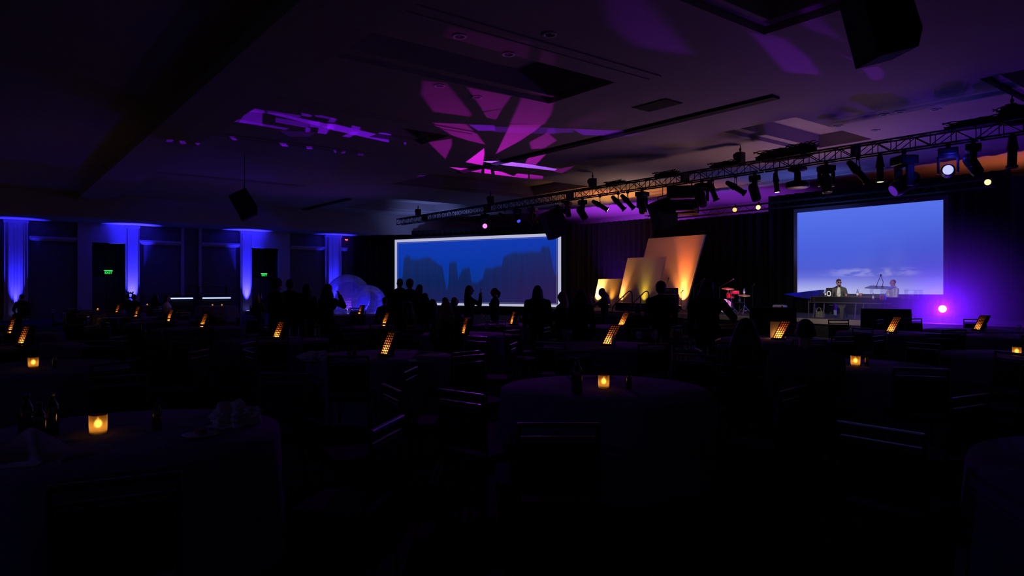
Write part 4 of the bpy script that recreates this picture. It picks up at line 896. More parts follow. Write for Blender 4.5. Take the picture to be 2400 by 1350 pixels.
def person(label, px, d, top_py, rel=0, sit=False, hair='short', hc=HAIRD, top=TOPD, bot=PANTS, hands=None, female=False, floor=0, turn=0, nod=0, vox=.011, wide=1.0, sleeves='long', skirt=False, extra=None, H=None, lean=.0, seat=.47):
    p = at(px, HOR, d); v = ray(px); a = math.atan2(-v.x, v.y) + R(rel)
    t = thing('person', label, 'person', (p.x, p.y, floor), a)
    PEOPLE.append((p.x, p.y, sit))
    topz = at(px, top_py, d).z - floor
    if H is None: H = topz if not sit else (topz - seat) + .86
    s = H / 1.75; hz_ = .93 * s; dz = 0
    if sit: dz = seat + .10 - hz_
    w = wide * (.92 if female else 1.0)
    def V(x, y, z): z2 = z * s; return Vector((x * s, y * s + max(0, z2 - hz_) * lean, z2 + (dz if z2 >= hz_ - .2 * s or sit else 0)))
    hip = [V(sx * .09, 0, .93) for sx in (-1, 1)]
    if sit:
        kn = [Vector((sx * .11 * s, .43 * s, seat + .06)) for sx in (-1, 1)]; an = [Vector((sx * .11 * s, .40 * s, .09)) for sx in (-1, 1)]
    else:
        kn = [Vector((sx * .10 * s, .02 * s + (sx * .03 * s), .50 * s)) for sx in (-1, 1)]; an = [Vector((sx * .11 * s, -.01 * s + sx * .04 * s, .085 * s)) for sx in (-1, 1)]
    toe = [Vector((an[i].x * 1.15, an[i].y + .16 * s, .03)) for i in (0, 1)]; heel = [Vector((an[i].x, an[i].y - .03 * s, .035)) for i in (0, 1)]
    sh = [V(sx * .180 * w, 0, 1.385) for sx in (-1, 1)]
    hands = hands or {}
    el, wr, hd = [], [], []
    for i, sx in enumerate((-1, 1)):
        T = hands.get('LR'[i]); T = V(*T) if T else (V(sx * .235 * w, .05, .80) if not sit else Vector((sx * .14 * s, .33 * s, seat + .20)))
        e, w_ = ik(sh[i], T, .29 * s, .25 * s, (sx * .7, -.6, -.5) if T.z < sh[i].z - .12 else (sx * .45, .1, -1)); el.append(e); wr.append(w_)
        dirn = (w_ - e).normalized(); hd.append(dirn)
    hc_ = V(0, .025, 1.625); tr = Euler((nod, 0, turn)); RM = tr.to_matrix()
    def Hd(x, y, z): return hc_ + RM @ (Vector((x, y, z)) * s)
    head = [('e', Hd(0, -.005, .025), (.074 * s, .093 * s, .098 * s), tr), ('e', Hd(0, .02, -.055), (.058 * s, .066 * s, .066 * s), tr), ('c', Hd(0, .045, -.095), .028 * s, Hd(0, .06, -.09), .022 * s),
            ('c', Hd(0, .085, .02), .011 * s, Hd(0, .108, -.022), .016 * s), ('c', Hd(-.03, .082, .03), .014 * s, Hd(.03, .082, .03), .014 * s), ('c', Hd(-.018, .082, -.06), .011 * s, Hd(.018, .082, -.06), .011 * s),
            ('e', Hd(-.077, -.005, -.005), (.012 * s, .022 * s, .034 * s), tr), ('e', Hd(.077, -.005, -.005), (.012 * s, .022 * s, .034 * s), tr)]
    torso = [('e', V(0, 0, .95), (.165 * s * w, .12 * s, .13 * s)), ('e', V(0, .005, 1.12), ((.125 if female else .145) * s * w, .10 * s, .16 * s)), ('e', V(0, .0, 1.30), (.165 * s * w, .118 * s, .17 * s)), ('c', V(-.155 * w, -.005, 1.375), .060 * s, V(-.03, -.01, 1.445), .058 * s), ('c', V(.155 * w, -.005, 1.375), .060 * s, V(.03, -.01, 1.445), .058 * s)]
    if female: torso += [('e', V(-.07, .085, 1.27), (.065 * s, .06 * s, .065 * s)), ('e', V(.07, .085, 1.27), (.065 * s, .06 * s, .065 * s))]
    neck = [('c', V(0, -.01, 1.42), .06 * s, Hd(0, -.02, -.05), .052 * s)]
    arms = []
    for i in (0, 1): arms += [('c', sh[i], .056 * s, el[i], .043 * s), ('c', el[i], .042 * s, wr[i], .029 * s)]
    legs = []
    for i in (0, 1): legs += [('c', hip[i], .088 * s, kn[i], .060 * s), ('c', kn[i], .058 * s, an[i], .038 * s)]
    feet = [('c', heel[i], .036 * s, toe[i], .032 * s) for i in (0, 1)]
    hnd = []
    for i, sx in enumerate((-1, 1)):
        dr = hd[i]; c = wr[i]; side = dr.cross(Vector((0, 0, 1))); side = Vector((1, 0, 0)) if side.length < .1 else side.normalized(); up = side.cross(dr)
        pm = c + dr * .05 * s; hnd += [('c', c, .027 * s, pm, .030 * s), ('c', pm - side * .022 * s, .018 * s, pm + side * .022 * s, .018 * s)]
        for k, ln in enumerate((.058, .068, .064, .05)):
            b0 = pm + side * (-.03 + .02 * k) * s + dr * .03 * s; b1_ = b0 + (dr * .7 - up * .35 * 1).normalized() * ln * .55 * s; b2_ = b1_ + (dr * .4 - up * .9).normalized() * ln * .5 * s
            hnd += [('c', b0, .0105 * s, b1_, .0095 * s), ('c', b1_, .0095 * s, b2_, .008 * s)]
        th0 = c + dr * .02 * s - side * .028 * s * sx; hnd += [('c', th0, .013 * s, th0 - side * .03 * sx * s + dr * .035 * s - up * .015 * s, .010 * s)]
    body = blob('body', head + neck + torso + arms + legs + feet + hnd, SKIN, t, vox, 3)
    g = .016 * s
    def fat(L_, e): return [(q[0], q[1], q[2] + e, q[3], q[4] + e) if q[0] == 'c' else ('e', q[1], tuple(x + e for x in q[2])) for q in L_]
    shirt = fat(torso, g)
    for i in (0, 1):
        if sleeves == 'none': shirt += [('c', sh[i], .06 * s, sh[i] + (el[i] - sh[i]) * .2, .055 * s)]
        else:
            shirt += [('c', sh[i], .056 * s + g, el[i], .045 * s + g)]
            if sleeves == 'long': shirt += [('c', el[i], .044 * s + g, el[i] + (wr[i] - el[i]) * .93, .031 * s + g)]
    if skirt and not sit: shirt += [('c', V(0, 0, .92), .16 * s, V(0, 0, .55), .20 * s)]
    blob('top', shirt, top, t, max(vox, .013), 5)
    tr_ = fat([('e', V(0, 0, .93), (.160 * s * w, .118 * s, .115 * s))] + legs, g * .9)
    blob('trousers', tr_, bot, t, max(vox, .013), 4)
    for i in (0, 1): blob('shoe', [('c', heel[i] + Vector((0, 0, .005)), .042 * s, toe[i], .037 * s), ('c', an[i], .045 * s, heel[i], .042 * s)], SHOE, t, .013, 3)
    for sx in (-1, 1): MB().ball(Hd(sx * .03, .083, .008), .0105 * s, 8, 6).build('eye', EYE_M, t)
    hr = []
    if hair in ('short', 'long', 'pony', 'bun', 'puffy'):
        k = 1.3 if hair == 'puffy' else 1.0
        hr = [('e', Hd(0, -.022, .045), (.082 * s * k, .094 * s * k, .088 * s * k), tr), ('e', Hd(0, -.045, .0), (.080 * s * k, .066 * s * k, .085 * s * k), tr)]
    if hair == 'long':
        for x, y in ((-.062, -.03), (-.03, -.075), (.03, -.075), (.062, -.03), (0, -.085)): hr += [('c', Hd(x, y, .02), .042 * s, Hd(x * 1.3, y - .02, -.15), .048 * s), ('c', Hd(x * 1.3, y - .02, -.15), .048 * s, Hd(x * 1.5, y - .03, -.31), .035 * s)]
    if hair == 'wavy' or hair == 'curly':
        rr = random.Random(px); hr = [('e', Hd(0, -.022, .045), (.09 * s, .10 * s, .09 * s), tr)]
        for k in range(16): x = rr.uniform(-.10, .10); hr += [('c', Hd(x * .6, -.05, .03), .045 * s, Hd(x * 1.3, -.07 + rr.uniform(-.03, .04), -.14), .05 * s), ('c', Hd(x * 1.3, -.07, -.14), .05 * s, Hd(x * 1.5, -.07 + rr.uniform(-.03, .05), -.34), .036 * s)]
    if hair == 'pony': hr += [('c', Hd(0, -.10, .04), .04 * s, Hd(0, -.15, -.02), .048 * s), ('c', Hd(0, -.15, -.02), .048 * s, Hd(0, -.135, -.12), .038 * s)]
    if hair == 'bun': hr += [('e', Hd(0, -.10, .10), (.05 * s, .05 * s, .05 * s))]
    if hair == 'buzz': hr = [('e', Hd(0, -.022, .032), (.077 * s, .092 * s, .088 * s), tr)]
    if hr: blob('hair', hr, hc, t, max(vox, .012), 2)
    if extra: extra(t, Hd, V, wr, hd, s)
    return t, Hd, wr, hd, s
def phone(t, wr, hd, i, label):
    w = parent_matrix(t) @ (wr[i] + hd[i] * .10); o = thing('phone', label, 'phone', w, t.rotation_euler[2]); MB().box((0, .0, .03), (.075, .009, .15), bevel=.004).build('case', BLACK, o); MB().box((0, .0055, .03), (.066, .002, .135)).build('screen', mat('dark_screen', (.01, .01, .012), .1), o)
def wineglass(loc, label, s=1.0, wine=None, group='wine goblets on the tables'):
    t = thing('goblet', label, 'glass', loc, random.random() * 6, group); s *= 1.0
    MB().lathe([(.034 * s, 0), (.034 * s, .003), (.006 * s, .01 * s), (.005 * s, .075 * s)], n=20).build('stem', GLASS, t)
    MB().lathe([(.005 * s, .075 * s), (.03 * s, .085 * s), (.042 * s, .115 * s), (.041 * s, .15 * s), (.034 * s, .185 * s)], n=24, close=False).build('bowl', clear('goblet_glass', (.9, .9, .95), .16, .06, (.7, .7, .8)), t)
    return t

# on the stage
def cap_extra(t, Hd, V, wr, hd, s):
    blob('cap', [('e', Hd(0, -.012, .06), (.084 * s, .098 * s, .072 * s)), ('c', Hd(-.03, -.10, .015), .020 * s, Hd(-.045, -.135, -.005), .016 * s), ('c', Hd(.03, -.10, .015), .020 * s, Hd(.045, -.135, -.005), .016 * s)], mat('dark_cap_cloth', (.035, .035, .028), .9), t, .009, 3)
    q = MB()
    for sx in (-1, 1): q.ball(Hd(sx * .033, .092, .006), (.028 * s, .012 * s, .019 * s), 12, 8)
    q.cyl(Hd(-.03, .098, .01), Hd(.03, .098, .01), .004 * s, n=6)
    for sx in (-1, 1): q.cyl(Hd(sx * .06, .085, .01), Hd(sx * .078, .0, .01), .004 * s, n=6)
    q.build('sunglasses', mat('sunglass_lens', (.01, .01, .01), .1), t)
    blob('beard', [('c', Hd(-.035, .055, -.085), .024 * s, Hd(.035, .055, -.085), .024 * s), ('c', Hd(0, .07, -.10), .028 * s, Hd(0, .06, -.115), .026 * s)], HAIRD, t, .008, 2)
    blob('white_shirt', [('e', V(0, .062, 1.27), (.088 * s, .085 * s, .20 * s)), ('c', V(0, .06, 1.40), .058 * s, V(0, .05, 1.10), .085 * s)], PAPER, t, .009, 3)
OVER = mat('grey_overshirt', (.085, .10, .09), .85, spec=.2)
Ypl = PY + 1.28
person('musician in a dark cap, sunglasses and open grey overshirt at the piano', 1966, dep_y(1966, Ypl), 656, rel=180, sit=True, hair='short', top=OVER, bot=JEANS, hands={'L': (-.24, .46, 1.08), 'R': (.24, .46, 1.08)}, floor=ZS, turn=.35, nod=-.05, vox=.008, sleeves='short', extra=cap_extra, seat=.42)
q = at(1966, HOR, dep_y(1966, Ypl)); t = thing('piano_bench', 'dark bench under the musician in a cap', 'bench', (q.x, q.y, ZS), ray(1966).to_track_quat('Y', 'Z').to_euler()[2]); MB().box((0, 0, .385), (.6, .34, .05), bevel=.01).build('seat', BLACK, t)
for sx in (-1, 1):
    for sy in (-1, 1): MB().box((sx * .26, sy * .13, .18), (.03, .03, .36)).build('leg', BLACK, t)
Y2 = PY + 1.25
tt_ = person('bald man in a pale shirt seated behind the acrylic lectern', 2094, dep_y(2094, Y2), 661.5, rel=120, sit=True, hair='buzz', hc=mat('grey_stubble', (.20, .13, .10), .7), top=TOPW, bot=PANTS, hands={'L': (-.22, .30, 1.05), 'R': (.10, .33, .96)}, floor=ZS, turn=-.1, nod=-.1, vox=.008, wide=1.16, seat=.45)
q = at(2094, HOR, dep_y(2094, Y2)); t = thing('stool', 'dark stool under the bald man in a pale shirt', 'stool', (q.x, q.y, ZS)); MB().lathe([(.17, .37), (.18, .40), (.16, .425)], n=24).build('seat', BLACK, t)
for k in range(4): a = R(45 + 90 * k); MB().cyl((.13 * math.cos(a), .13 * math.sin(a), .37), (.19 * math.cos(a), .19 * math.sin(a), 0), .014, n=8).build('leg', BLACK, t)
light('SPOT', 'front_special', on_y(2069, 420, TY) + Vector((.2, -.3, -.5)), (1, .90, .78), 420, on_y(1975, 690, PY + .5), 17, .8, .12)
light('SPOT', 'front_special', on_y(2125, 420, TY) + Vector((0, -.3, -.9)), (.85, .88, 1), 420, on_y(2090, 690, PY + .5), 15, .8, .12)
light('SPOT', 'front_fill_spot', (-7.5, 8.5, 5.6), (1, .92, .82), 2300, on_y(1985, 712, PY + .6), 13, .9, .10)  # added unseen front lamp reaching under the piano, no fixture built
light('SPOT', 'stage_edge_wash', on_y(1880, 420, TY) + Vector((0, -.3, -.9)), (1, .82, .70), 330, (on_y(1890, 700, YS).x, YS, .6), 100, .9, .2)

# audience standing
person('tall standing man in profile left of another man before blue pilaster', 647, 14.9, 653.5, rel=-62, hair='puffy', wide=1.05)
person('standing man seen from behind right of the tall man in profile', 679, 15.9, 654.5, rel=8, hair='short', wide=1.12)
person('standing woman with long straight hair between back-view man and woman drinking', 719, 16, 665, rel=15, hair='long', female=True)
t4 = person('standing woman with long hair raising a hand to her face by bubbles', 768, 14.5, 666, rel=-40, hair='wavy', female=True, hands={'R': (.12, .25, 1.50)}, wide=1.05)
person('standing man with round head at the left edge of skyline screen', 937.5, 20, 653, rel=15, hair='short')
person('standing man with wide head, second from left at skyline screen', 960.5, 20, 655.5, rel=-25, hair='puffy', wide=1.05)
person('standing person with bent head right of the two men at skyline screen', 983, 18.4, 667, rel=-30, hair='long', female=True, nod=-.3)
person('standing person with curly hair low beside the group at skyline screen', 996, 16.5, 687, rel=-20, hair='curly', female=True, wide=1.1)
t8 = person('standing woman in profile facing right, hand raised before skyline screen', 1099, 17.5, 669, rel=-80, hair='long', female=True, hands={'R': (.06, .30, 1.47), 'L': (-.12, .33, 1.0)})
phone(t8[0], t8[2], t8[3], 1, 'small phone in the raised hand before the skyline screen')
person('standing woman in profile facing left with ponytail before skyline screen', 1160, 18.5, 675, rel=75, hair='pony', female=True, hands={'L': (-.05, .2, 1.1), 'R': (.1, .2, 1.08)})
person('standing person with long hair and broad shoulders seen from behind', 1260, 14, 669, rel=5, hair='long', wide=1.28, female=True)
person('standing woman with long hair looking left at the screen corner', 1319, 14, 683, rel=60, hair='long', hc=HAIRL, female=True)
person('standing woman with wavy dark hair seen from behind left of panels', 1361, 12, 677, rel=-15, hair='wavy', female=True, wide=1.1)
t13 = person('woman with long wavy hair raising both hands before the smallest panel', 1419, 18.5, 676, rel=78, hair='wavy', female=True, hands={'L': (-.07, .36, 1.46), 'R': (.03, .34, 1.50)}, nod=-.35, lean=.12, sleeves='none')
person('broad man in a jacket seen from behind before the tallest panel', 1549, 13.5, 661.5, rel=4, hair='puffy', wide=1.22)
person('dark standing person with bent elbow hiding part of the drums', 1658, 10.9, 655, rel=-20, hair='curly', wide=1.25, hands={'R': (.34, .22, 1.12)})
# audience seated
def sitter(label, px, d, head_row, **k):
    r = person(label, px, d, head_row, sit=True, **k); t = r[0]; rz = t.rotation_euler[2]; f = Vector((-math.sin(rz), math.cos(rz), 0))
    c = t.location + f * .02
    SEATS.append((c.x, c.y, rz, label)); return r
SEATS = []
sitter('large seated man seen from behind left of a glowing candle', 1888, 5.9, 752, rel=3, hair='buzz', hc=HAIRD, wide=1.35, vox=.009, top=mat('dim_grey_shirt', (.09, .085, .11), .9))
sitter('seated long haired woman left of the large seated man', 1748, 6.6, 762, rel=-12, hair='wavy', female=True, vox=.009)
sitter('seated blonde woman with purple lit shoulder before the skyline screen', 1046, 11.7, 706, rel=8, hair='wavy', hc=HAIRL, female=True)
sitter('seated guest with dark round hair left of the blonde woman', 1014, 15.5, 705, rel=30, hair='long', female=True)
sitter('seated guest behind the blonde woman at the bottom screen border', 1043, 19.5, 701.5, rel=-60, hair='short')
sitter('seated narrow headed guest right behind the blonde woman', 1065, 19.5, 701, rel=-70, hair='long', female=True)
sitter('seated reddish lit woman left of the blonde woman', 955, 13.2, 709, rel=40, hair='wavy', female=True)
sitter('seated guest in front of the right bubble edge', 902, 20.5, 702, rel=20, hair='short')
sitter('seated woman in white at a table left of the lit bar', 391, 25.5, 695.5, rel=-100, hair='long', female=True, top=mat('white_blouse', (.75, .75, .75), .8))
sitter('left of two seated heads against the bright pilaster', 299, 29, 693.5, rel=10, hair='short')
sitter('right of two seated heads against the bright pilaster', 314, 28, 696, rel=-10, hair='puffy')
sitter('seated guest with big hair left of the woman in white', 365, 26.5, 696, rel=-30, hair='curly', female=True)
sitter('seated guest in front of the leftmost fluted pilaster', 51, 27, 693, rel=20, hair='short')
sitter('seated guest left of the tall standing man in profile', 604, 27, 697, rel=-20, hair='long', female=True)
sitter('seated guest with rim lit round head before the stage steps', 1494, 13.7, 722, rel=5, hair='short')
for x, y, rz, lb in SEATS: chair_at(x, y, rz, ' '.join(('black chair of the ' + lb).replace('seated ', '').split()[:15]), 'chairs of seated guests')

# chairs around the tables
names = ['near', 'near right', 'right', 'far right', 'far', 'far left', 'left', 'near left']
rnd = random.Random(3); POS = [(s_[0], s_[1]) for s_ in SEATS] + [(a, b) for a, b, s_ in PEOPLE]
SHORT = dict(A='of the leftmost lantern', B='of second lantern from left', C='of the smallest lantern', D='of lantern below pilaster heads', E='of lantern before white blouse', F='of lantern under long bar', G='of lantern under tall man', H='of pinkish lantern by bubbles', I='of lantern below the bubbles', J='of lantern with scattered papers', K='of the three purple goblets', L='of reddish lantern below skyline', M='of the largest broad lantern', N='of lantern below stage steps', O='of lantern with amber card', P='of lantern before right monitor', Q='of red lantern by purple lamp', c1='of the rail hidden candle', c2='of the nearest candle', c3='of the middle candle', c4='before the large seated man', c5='of the right edge candle')
def seat_round(key, n, skip=(), off=0, r=1.42):
    x, y, desc, t = TABLES[key]; base = math.atan2(-y, -x)     # towards the camera
    for k in range(n):
        a = base + R(off) + 2 * math.pi * k / n; nm = names[int(round((math.degrees(a - base) % 360) / 45)) % 8]
        rr = r + rnd.uniform(0, .12); cx, cy = x + rr * math.cos(a), y + rr * math.sin(a)
        if k in skip or any((cx - q[0]) ** 2 + (cy - q[1]) ** 2 < .5 for q in POS) or cx * cx + cy * cy < 4: continue
        if any((cx - q[0]) ** 2 + (cy - q[1]) ** 2 < 1.35 ** 2 for kk, q in TABLES.items() if kk != key): continue
        u = (cx * .6157 + cy * .7881) / (-cx * .7881 + cy * .6157)
        if abs(u) > .82: continue
        POS.append((cx, cy)); chair_at(cx, cy, a + math.pi / 2 + rnd.uniform(-.2, .2), 'black chair at the %s side of the table %s' % (nm, SHORT[key]), 'empty chairs around the tables')
for key, off in (('J', -12), ('M', 20), ('O', -14), ('G', 0), ('B', 0), ('A', 0), ('K', 20), ('F', 0), ('I', 0), ('P', -10), ('Q', 0), ('L', 30), ('N', 20), ('E', 0), ('D', 0), ('C', 0), ('H', 0)): seat_round(key, 8, off=off)
for key, off in (('c1', 20), ('c4', -25), ('c5', -10), ('c2', 0)): seat_round(key, 8, off=off)
seat_round('c3', 8, skip=(0,), off=10)
def one_chair(px, d, relz, label): p = at(px, HOR, d); v = ray(px); a = math.atan2(-v.x, v.y) + R(relz); POS.append((p.x, p.y)); chair_at(p.x, p.y, a, label, 'empty chairs around the tables')
one_chair(1302, 3.95, 4, 'near chair whose top rail catches light before the middle candle')
one_chair(2185, 4.85, 60, 'chair at right with a tilted bright violet top rail')
one_chair(2110, 3.75, -22, 'chair at lower right with a faint violet glint on its rail')

# ------------------------------------------------------------------ things on the tables
def crumple(px, py, w, h, label, m_=WHITE, seed=1, z=TT):
    p = on_z(px, py, z); t = thing('napkin', label, 'napkin', (p.x, p.y, z), 0, 'crumpled napkins'); q = MB(); bmesh.ops.create_icosphere(q.bm, subdivisions=5, radius=1); rr = random.Random(seed); ph = [rr.uniform(0, 6) for _ in range(8)]
    for v in q.bm.verts:
        c = v.co.copy(); f = 1 + .20 * math.sin(5 * c.x + ph[0] + 3 * c.z) + .16 * math.sin(8 * c.y + ph[1] + 4 * c.x) + .10 * math.sin(15 * c.z + 9 * c.x + ph[2]) + .05 * math.sin(27 * c.x + 13 * c.y + ph[3])
        v.co = Vector((c.x * f * w / 2, c.y * f * w * .38, max(0, (c.z * f + .55)) * h * .6))
    q.build('cloth_fold', m_, t, smooth=True); m2 = MB(); m2.box((w * .3, -w * .3, .004), (w * .5, w * .3, .006), rot=Euler((0, 0, .5))); m2.build('hem', m_, t); return t
crumple(545, 990, .34, .13, 'crumpled napkin at the right of the lower left table', seed=2); crumple(742, 842, .42, .10, 'crumpled napkin left of the large lantern table papers', seed=5); crumple(1820, 852, .28, .05, 'crumpled napkin left of the large seated man', seed=8)
p = on_z(470, 1022, TT); t = thing('plate', 'small plate with dessert leftovers on the lower left table', 'plate', (p.x, p.y, TT)); MB().lathe([(.06, 0), (.10, .012), (.105, .014), (.06, .004)], n=32).build('dish', mat('china', (.6, .6, .62), .2), t); MB().box((0, 0, .03), (.12, .05, .035), bevel=.012).build('dessert', mat('dessert', (.35, .12, .15), .7, bump=.4), t)
gd = 'dark bottles on the tables'
DC = mat('dark_bottle_cap', (.03, .03, .04), .4)
for px, py, h, lb in ((62, 1030, .27, 'leftmost dark bottle on the lower left table'), (92, 1040, .24, 'middle dark bottle with orange glint on the lower left table'), (122, 1020, .26, 'right dark bottle beside the nearest candle'), (368, 1008, .19, 'small dark bottle right of the nearest candle'), (1352, 922, .30, 'tall dark bottle left of the middle candle'), (1474, 912, .17, 'short dark bottle right of the middle candle'), (818, 842, .16, 'left small glinting bottle on the papers table'), (831, 841, .18, 'right small glinting bottle on the papers table'), (1990 + 41, 858, .15, 'small dark bottle right of the candle by seated man'), (128, 862, .14, 'small bottle right of the rail hidden candle')):
    q = on_z(px, py, TT); bottle((q.x, q.y, TT), h, lb, BOTTLE, DC, None, gd, 'table_bottle')
for px, py, lb in ((1094, 783, 'goblet nearest the lantern with three goblets'), (1142, 782, 'middle purple tinted goblet below the skyline screen'), (1167, 778, 'right purple tinted goblet below the skyline screen'), (1012, 784, 'goblet with magenta spark left of the blonde woman'), (1497, 806, 'goblet with blue glint right of the water bottle'), (1535, 806, 'goblet far right of the water bottle table'), (1322, 800, 'left of two dim goblets near the wavy haired woman'), (1334, 801, 'right of two dim goblets near the wavy haired woman'), (2388, 788, 'goblet at the right photo edge above the candle')):
    q = on_z(px, py, TT); wineglass((q.x, q.y, TT), lb, 1.1)
q = on_z(1471, 770, TT); t = thing('tumbler', 'bright rimmed water tumbler right of the broad lantern below steps', 'glass', (q.x, q.y, TT)); MB().lathe([(.03, .004), (.04, .10), (.037, .10), (.028, .012)], n=20).build('wall', MATS['goblet_glass'], t); MB().lathe([(.026, .012), (.034, .06)], n=16).build('water', clear('water', (.85, .85, .9), .15), t)
q = on_z(1438, 815, TT); b_ = bottle((q.x, q.y, TT), .22, 'clear water bottle with straw beside the broad lantern', WB, LWHT, None, 'bottles', 'water_bottle'); MB().tube([(0, 0, .2), (-.01, 0, .28), (-.09, -.02, .29)], .004).build('straw', LWHT, b_)
q = on_z(1213, 761, TT); t = thing('salt_shaker', 'small dark shaker on the purple lit table below the skyline screen', 'shaker', (q.x, q.y, TT)); MB().lathe([(.03, 0), (.02, .05), (.026, .07), (.015, .10)], n=16).build('body', BLACK, t); MB().ball((0, 0, .105), .018, 10, 8).build('cap', CHROME, t)
def sheet(px, py, w, h, rz, label, m_=PAPER):
    q = on_z(px, py, TT); t = MB(); t.box((0, 0, .002), (w, h, .002)); t.quad((-w / 2, h / 2, .003), (w / 2, h / 2, .003), (w / 2, h / 2 + .02, .012), (-w / 2, h / 2 + .02, .012)); o = t.build('paper_sheet', m_, loc=(q.x, q.y, TT)); o.rotation_euler = (0, 0, rz); tag(o, label, 'paper', 'papers on the table')
sheet(1012, 832, .28, .36, .5, 'violet lit paper sheet on the large lantern table'); sheet(968, 846, .10, .16, 1.2, 'small pale card in front of the violet lit paper'); sheet(1200, 774, .2, .28, .2, 'violet lit paper on the goblets table edge')
# large pale napkin at the lower left edge of the nearest table
p = at(40, HOR, 3.62); t = thing('napkin', 'large pale napkin at the lower left corner before the dark bottles', 'napkin', (p.x, p.y, TT), YAW + .35, 'crumpled napkins')
m = MB(); nx, nz = 44, 18; vs = [[None] * nz for _ in range(nx)]
for i in range(nx):
    a = -.42 + .66 * i / (nx - 1); f = i / (nx - 1); top = .30 * (1 - f) ** 1.1 * (1 - .5 * math.exp(-((f - .55) / .1) ** 2)) + .09 * math.exp(-((f - .78) / .13) ** 2) + .012
    for j in range(nz): g = j / (nz - 1); vs[i][j] = m.bm.verts.new((a, .05 * math.sin(a * 17 + g * 4) + .03 * math.sin(a * 41) - .14 + .14 * g, .004 + top * g))
for i in range(nx - 1):
    for j in range(nz - 1): m.bm.faces.new((vs[i][j], vs[i + 1][j], vs[i + 1][j + 1], vs[i][j + 1]))
bmesh.ops.solidify(m.bm, geom=list(m.bm.faces), thickness=.01); m.build('cloth_fold', WHITE, t, smooth=True); MB().box((-.1, -.17, .004), (.5, .12, .006)).build('hem', WHITE, t)
q = at(306, 690, 30); t = thing('table_stand', 'small dark horned stand shape against the bright pilaster', 'stand', (q.x, q.y, 0)); m = MB(); zz = q.z
for s in (-1, 1): m.tube([(s * .02, s * .02, zz - .14), (s * .09, s * .05, zz - .12), (s * .10, s * .06, zz + .02), (s * .14, s * .08, zz + .12)], .03, 8)
m.tube([(-.10, -.06, zz + .02), (0, 0, zz + .08), (.10, .06, zz + .02)], .03, 8); m.build('ornament', BLACK, t); MB().cyl((0, 0, 0), (0, 0, zz + .06), .008).build('pole', BLACK, t); MB().lathe([(.14, 0), (.14, .02)], n=20).build('base', BLACK, t)

# ------------------------------------------------------------------ ceiling fittings
for k, (px, py) in enumerate([(1192, 126), (1077, 84), (1030, 200), (1118, 227), (1288, 80), (2072, 268), (2110, 261), (2193, 256), (1965, 295), (2052, 305)]):
    q = on_z(px, py, ZC); t = thing('downlight', ['unlit recessed downlight with bright rim in the magenta ceiling patch', 'unlit downlight upper left in the magenta ceiling strip', 'unlit downlight left of the branching magenta pattern', 'unlit downlight inside the branching magenta pattern', 'unlit downlight near the top middle of the ceiling', 'leftmost unlit downlight of the row over the right truss', 'middle unlit downlight of the row over the right truss', 'rightmost unlit downlight of the row over the right truss', 'pale rimmed unlit downlight nearest the sky screen', 'small dark unlit downlight near the blue fixture'][k], 'downlight', (q.x, q.y, ZC), 0, 'unlit recessed downlights')
    MB().lathe([(.13, 0), (.13, -.018), (.085, -.018), (.085, 0)], n=24).build('trim_ring', mat('white_trim', (.55, .55, .55), .4), t); MB().lathe([(.08, -.004), (.08, -.008)], n=20).build('lamp_face', BLACK, t)
q = on_z(1540, 246, ZC); t = thing('ceiling_vent', 'dark square ceiling vent right of the magenta pattern', 'vent', (q.x, q.y, ZC)); MB().box((0, 0, -.012), (1.0, .6, .024)).build('grille', MATTE, t); MB().box((0, 0, -.006), (1.06, .66, .012)).build('frame', BLACK, t)

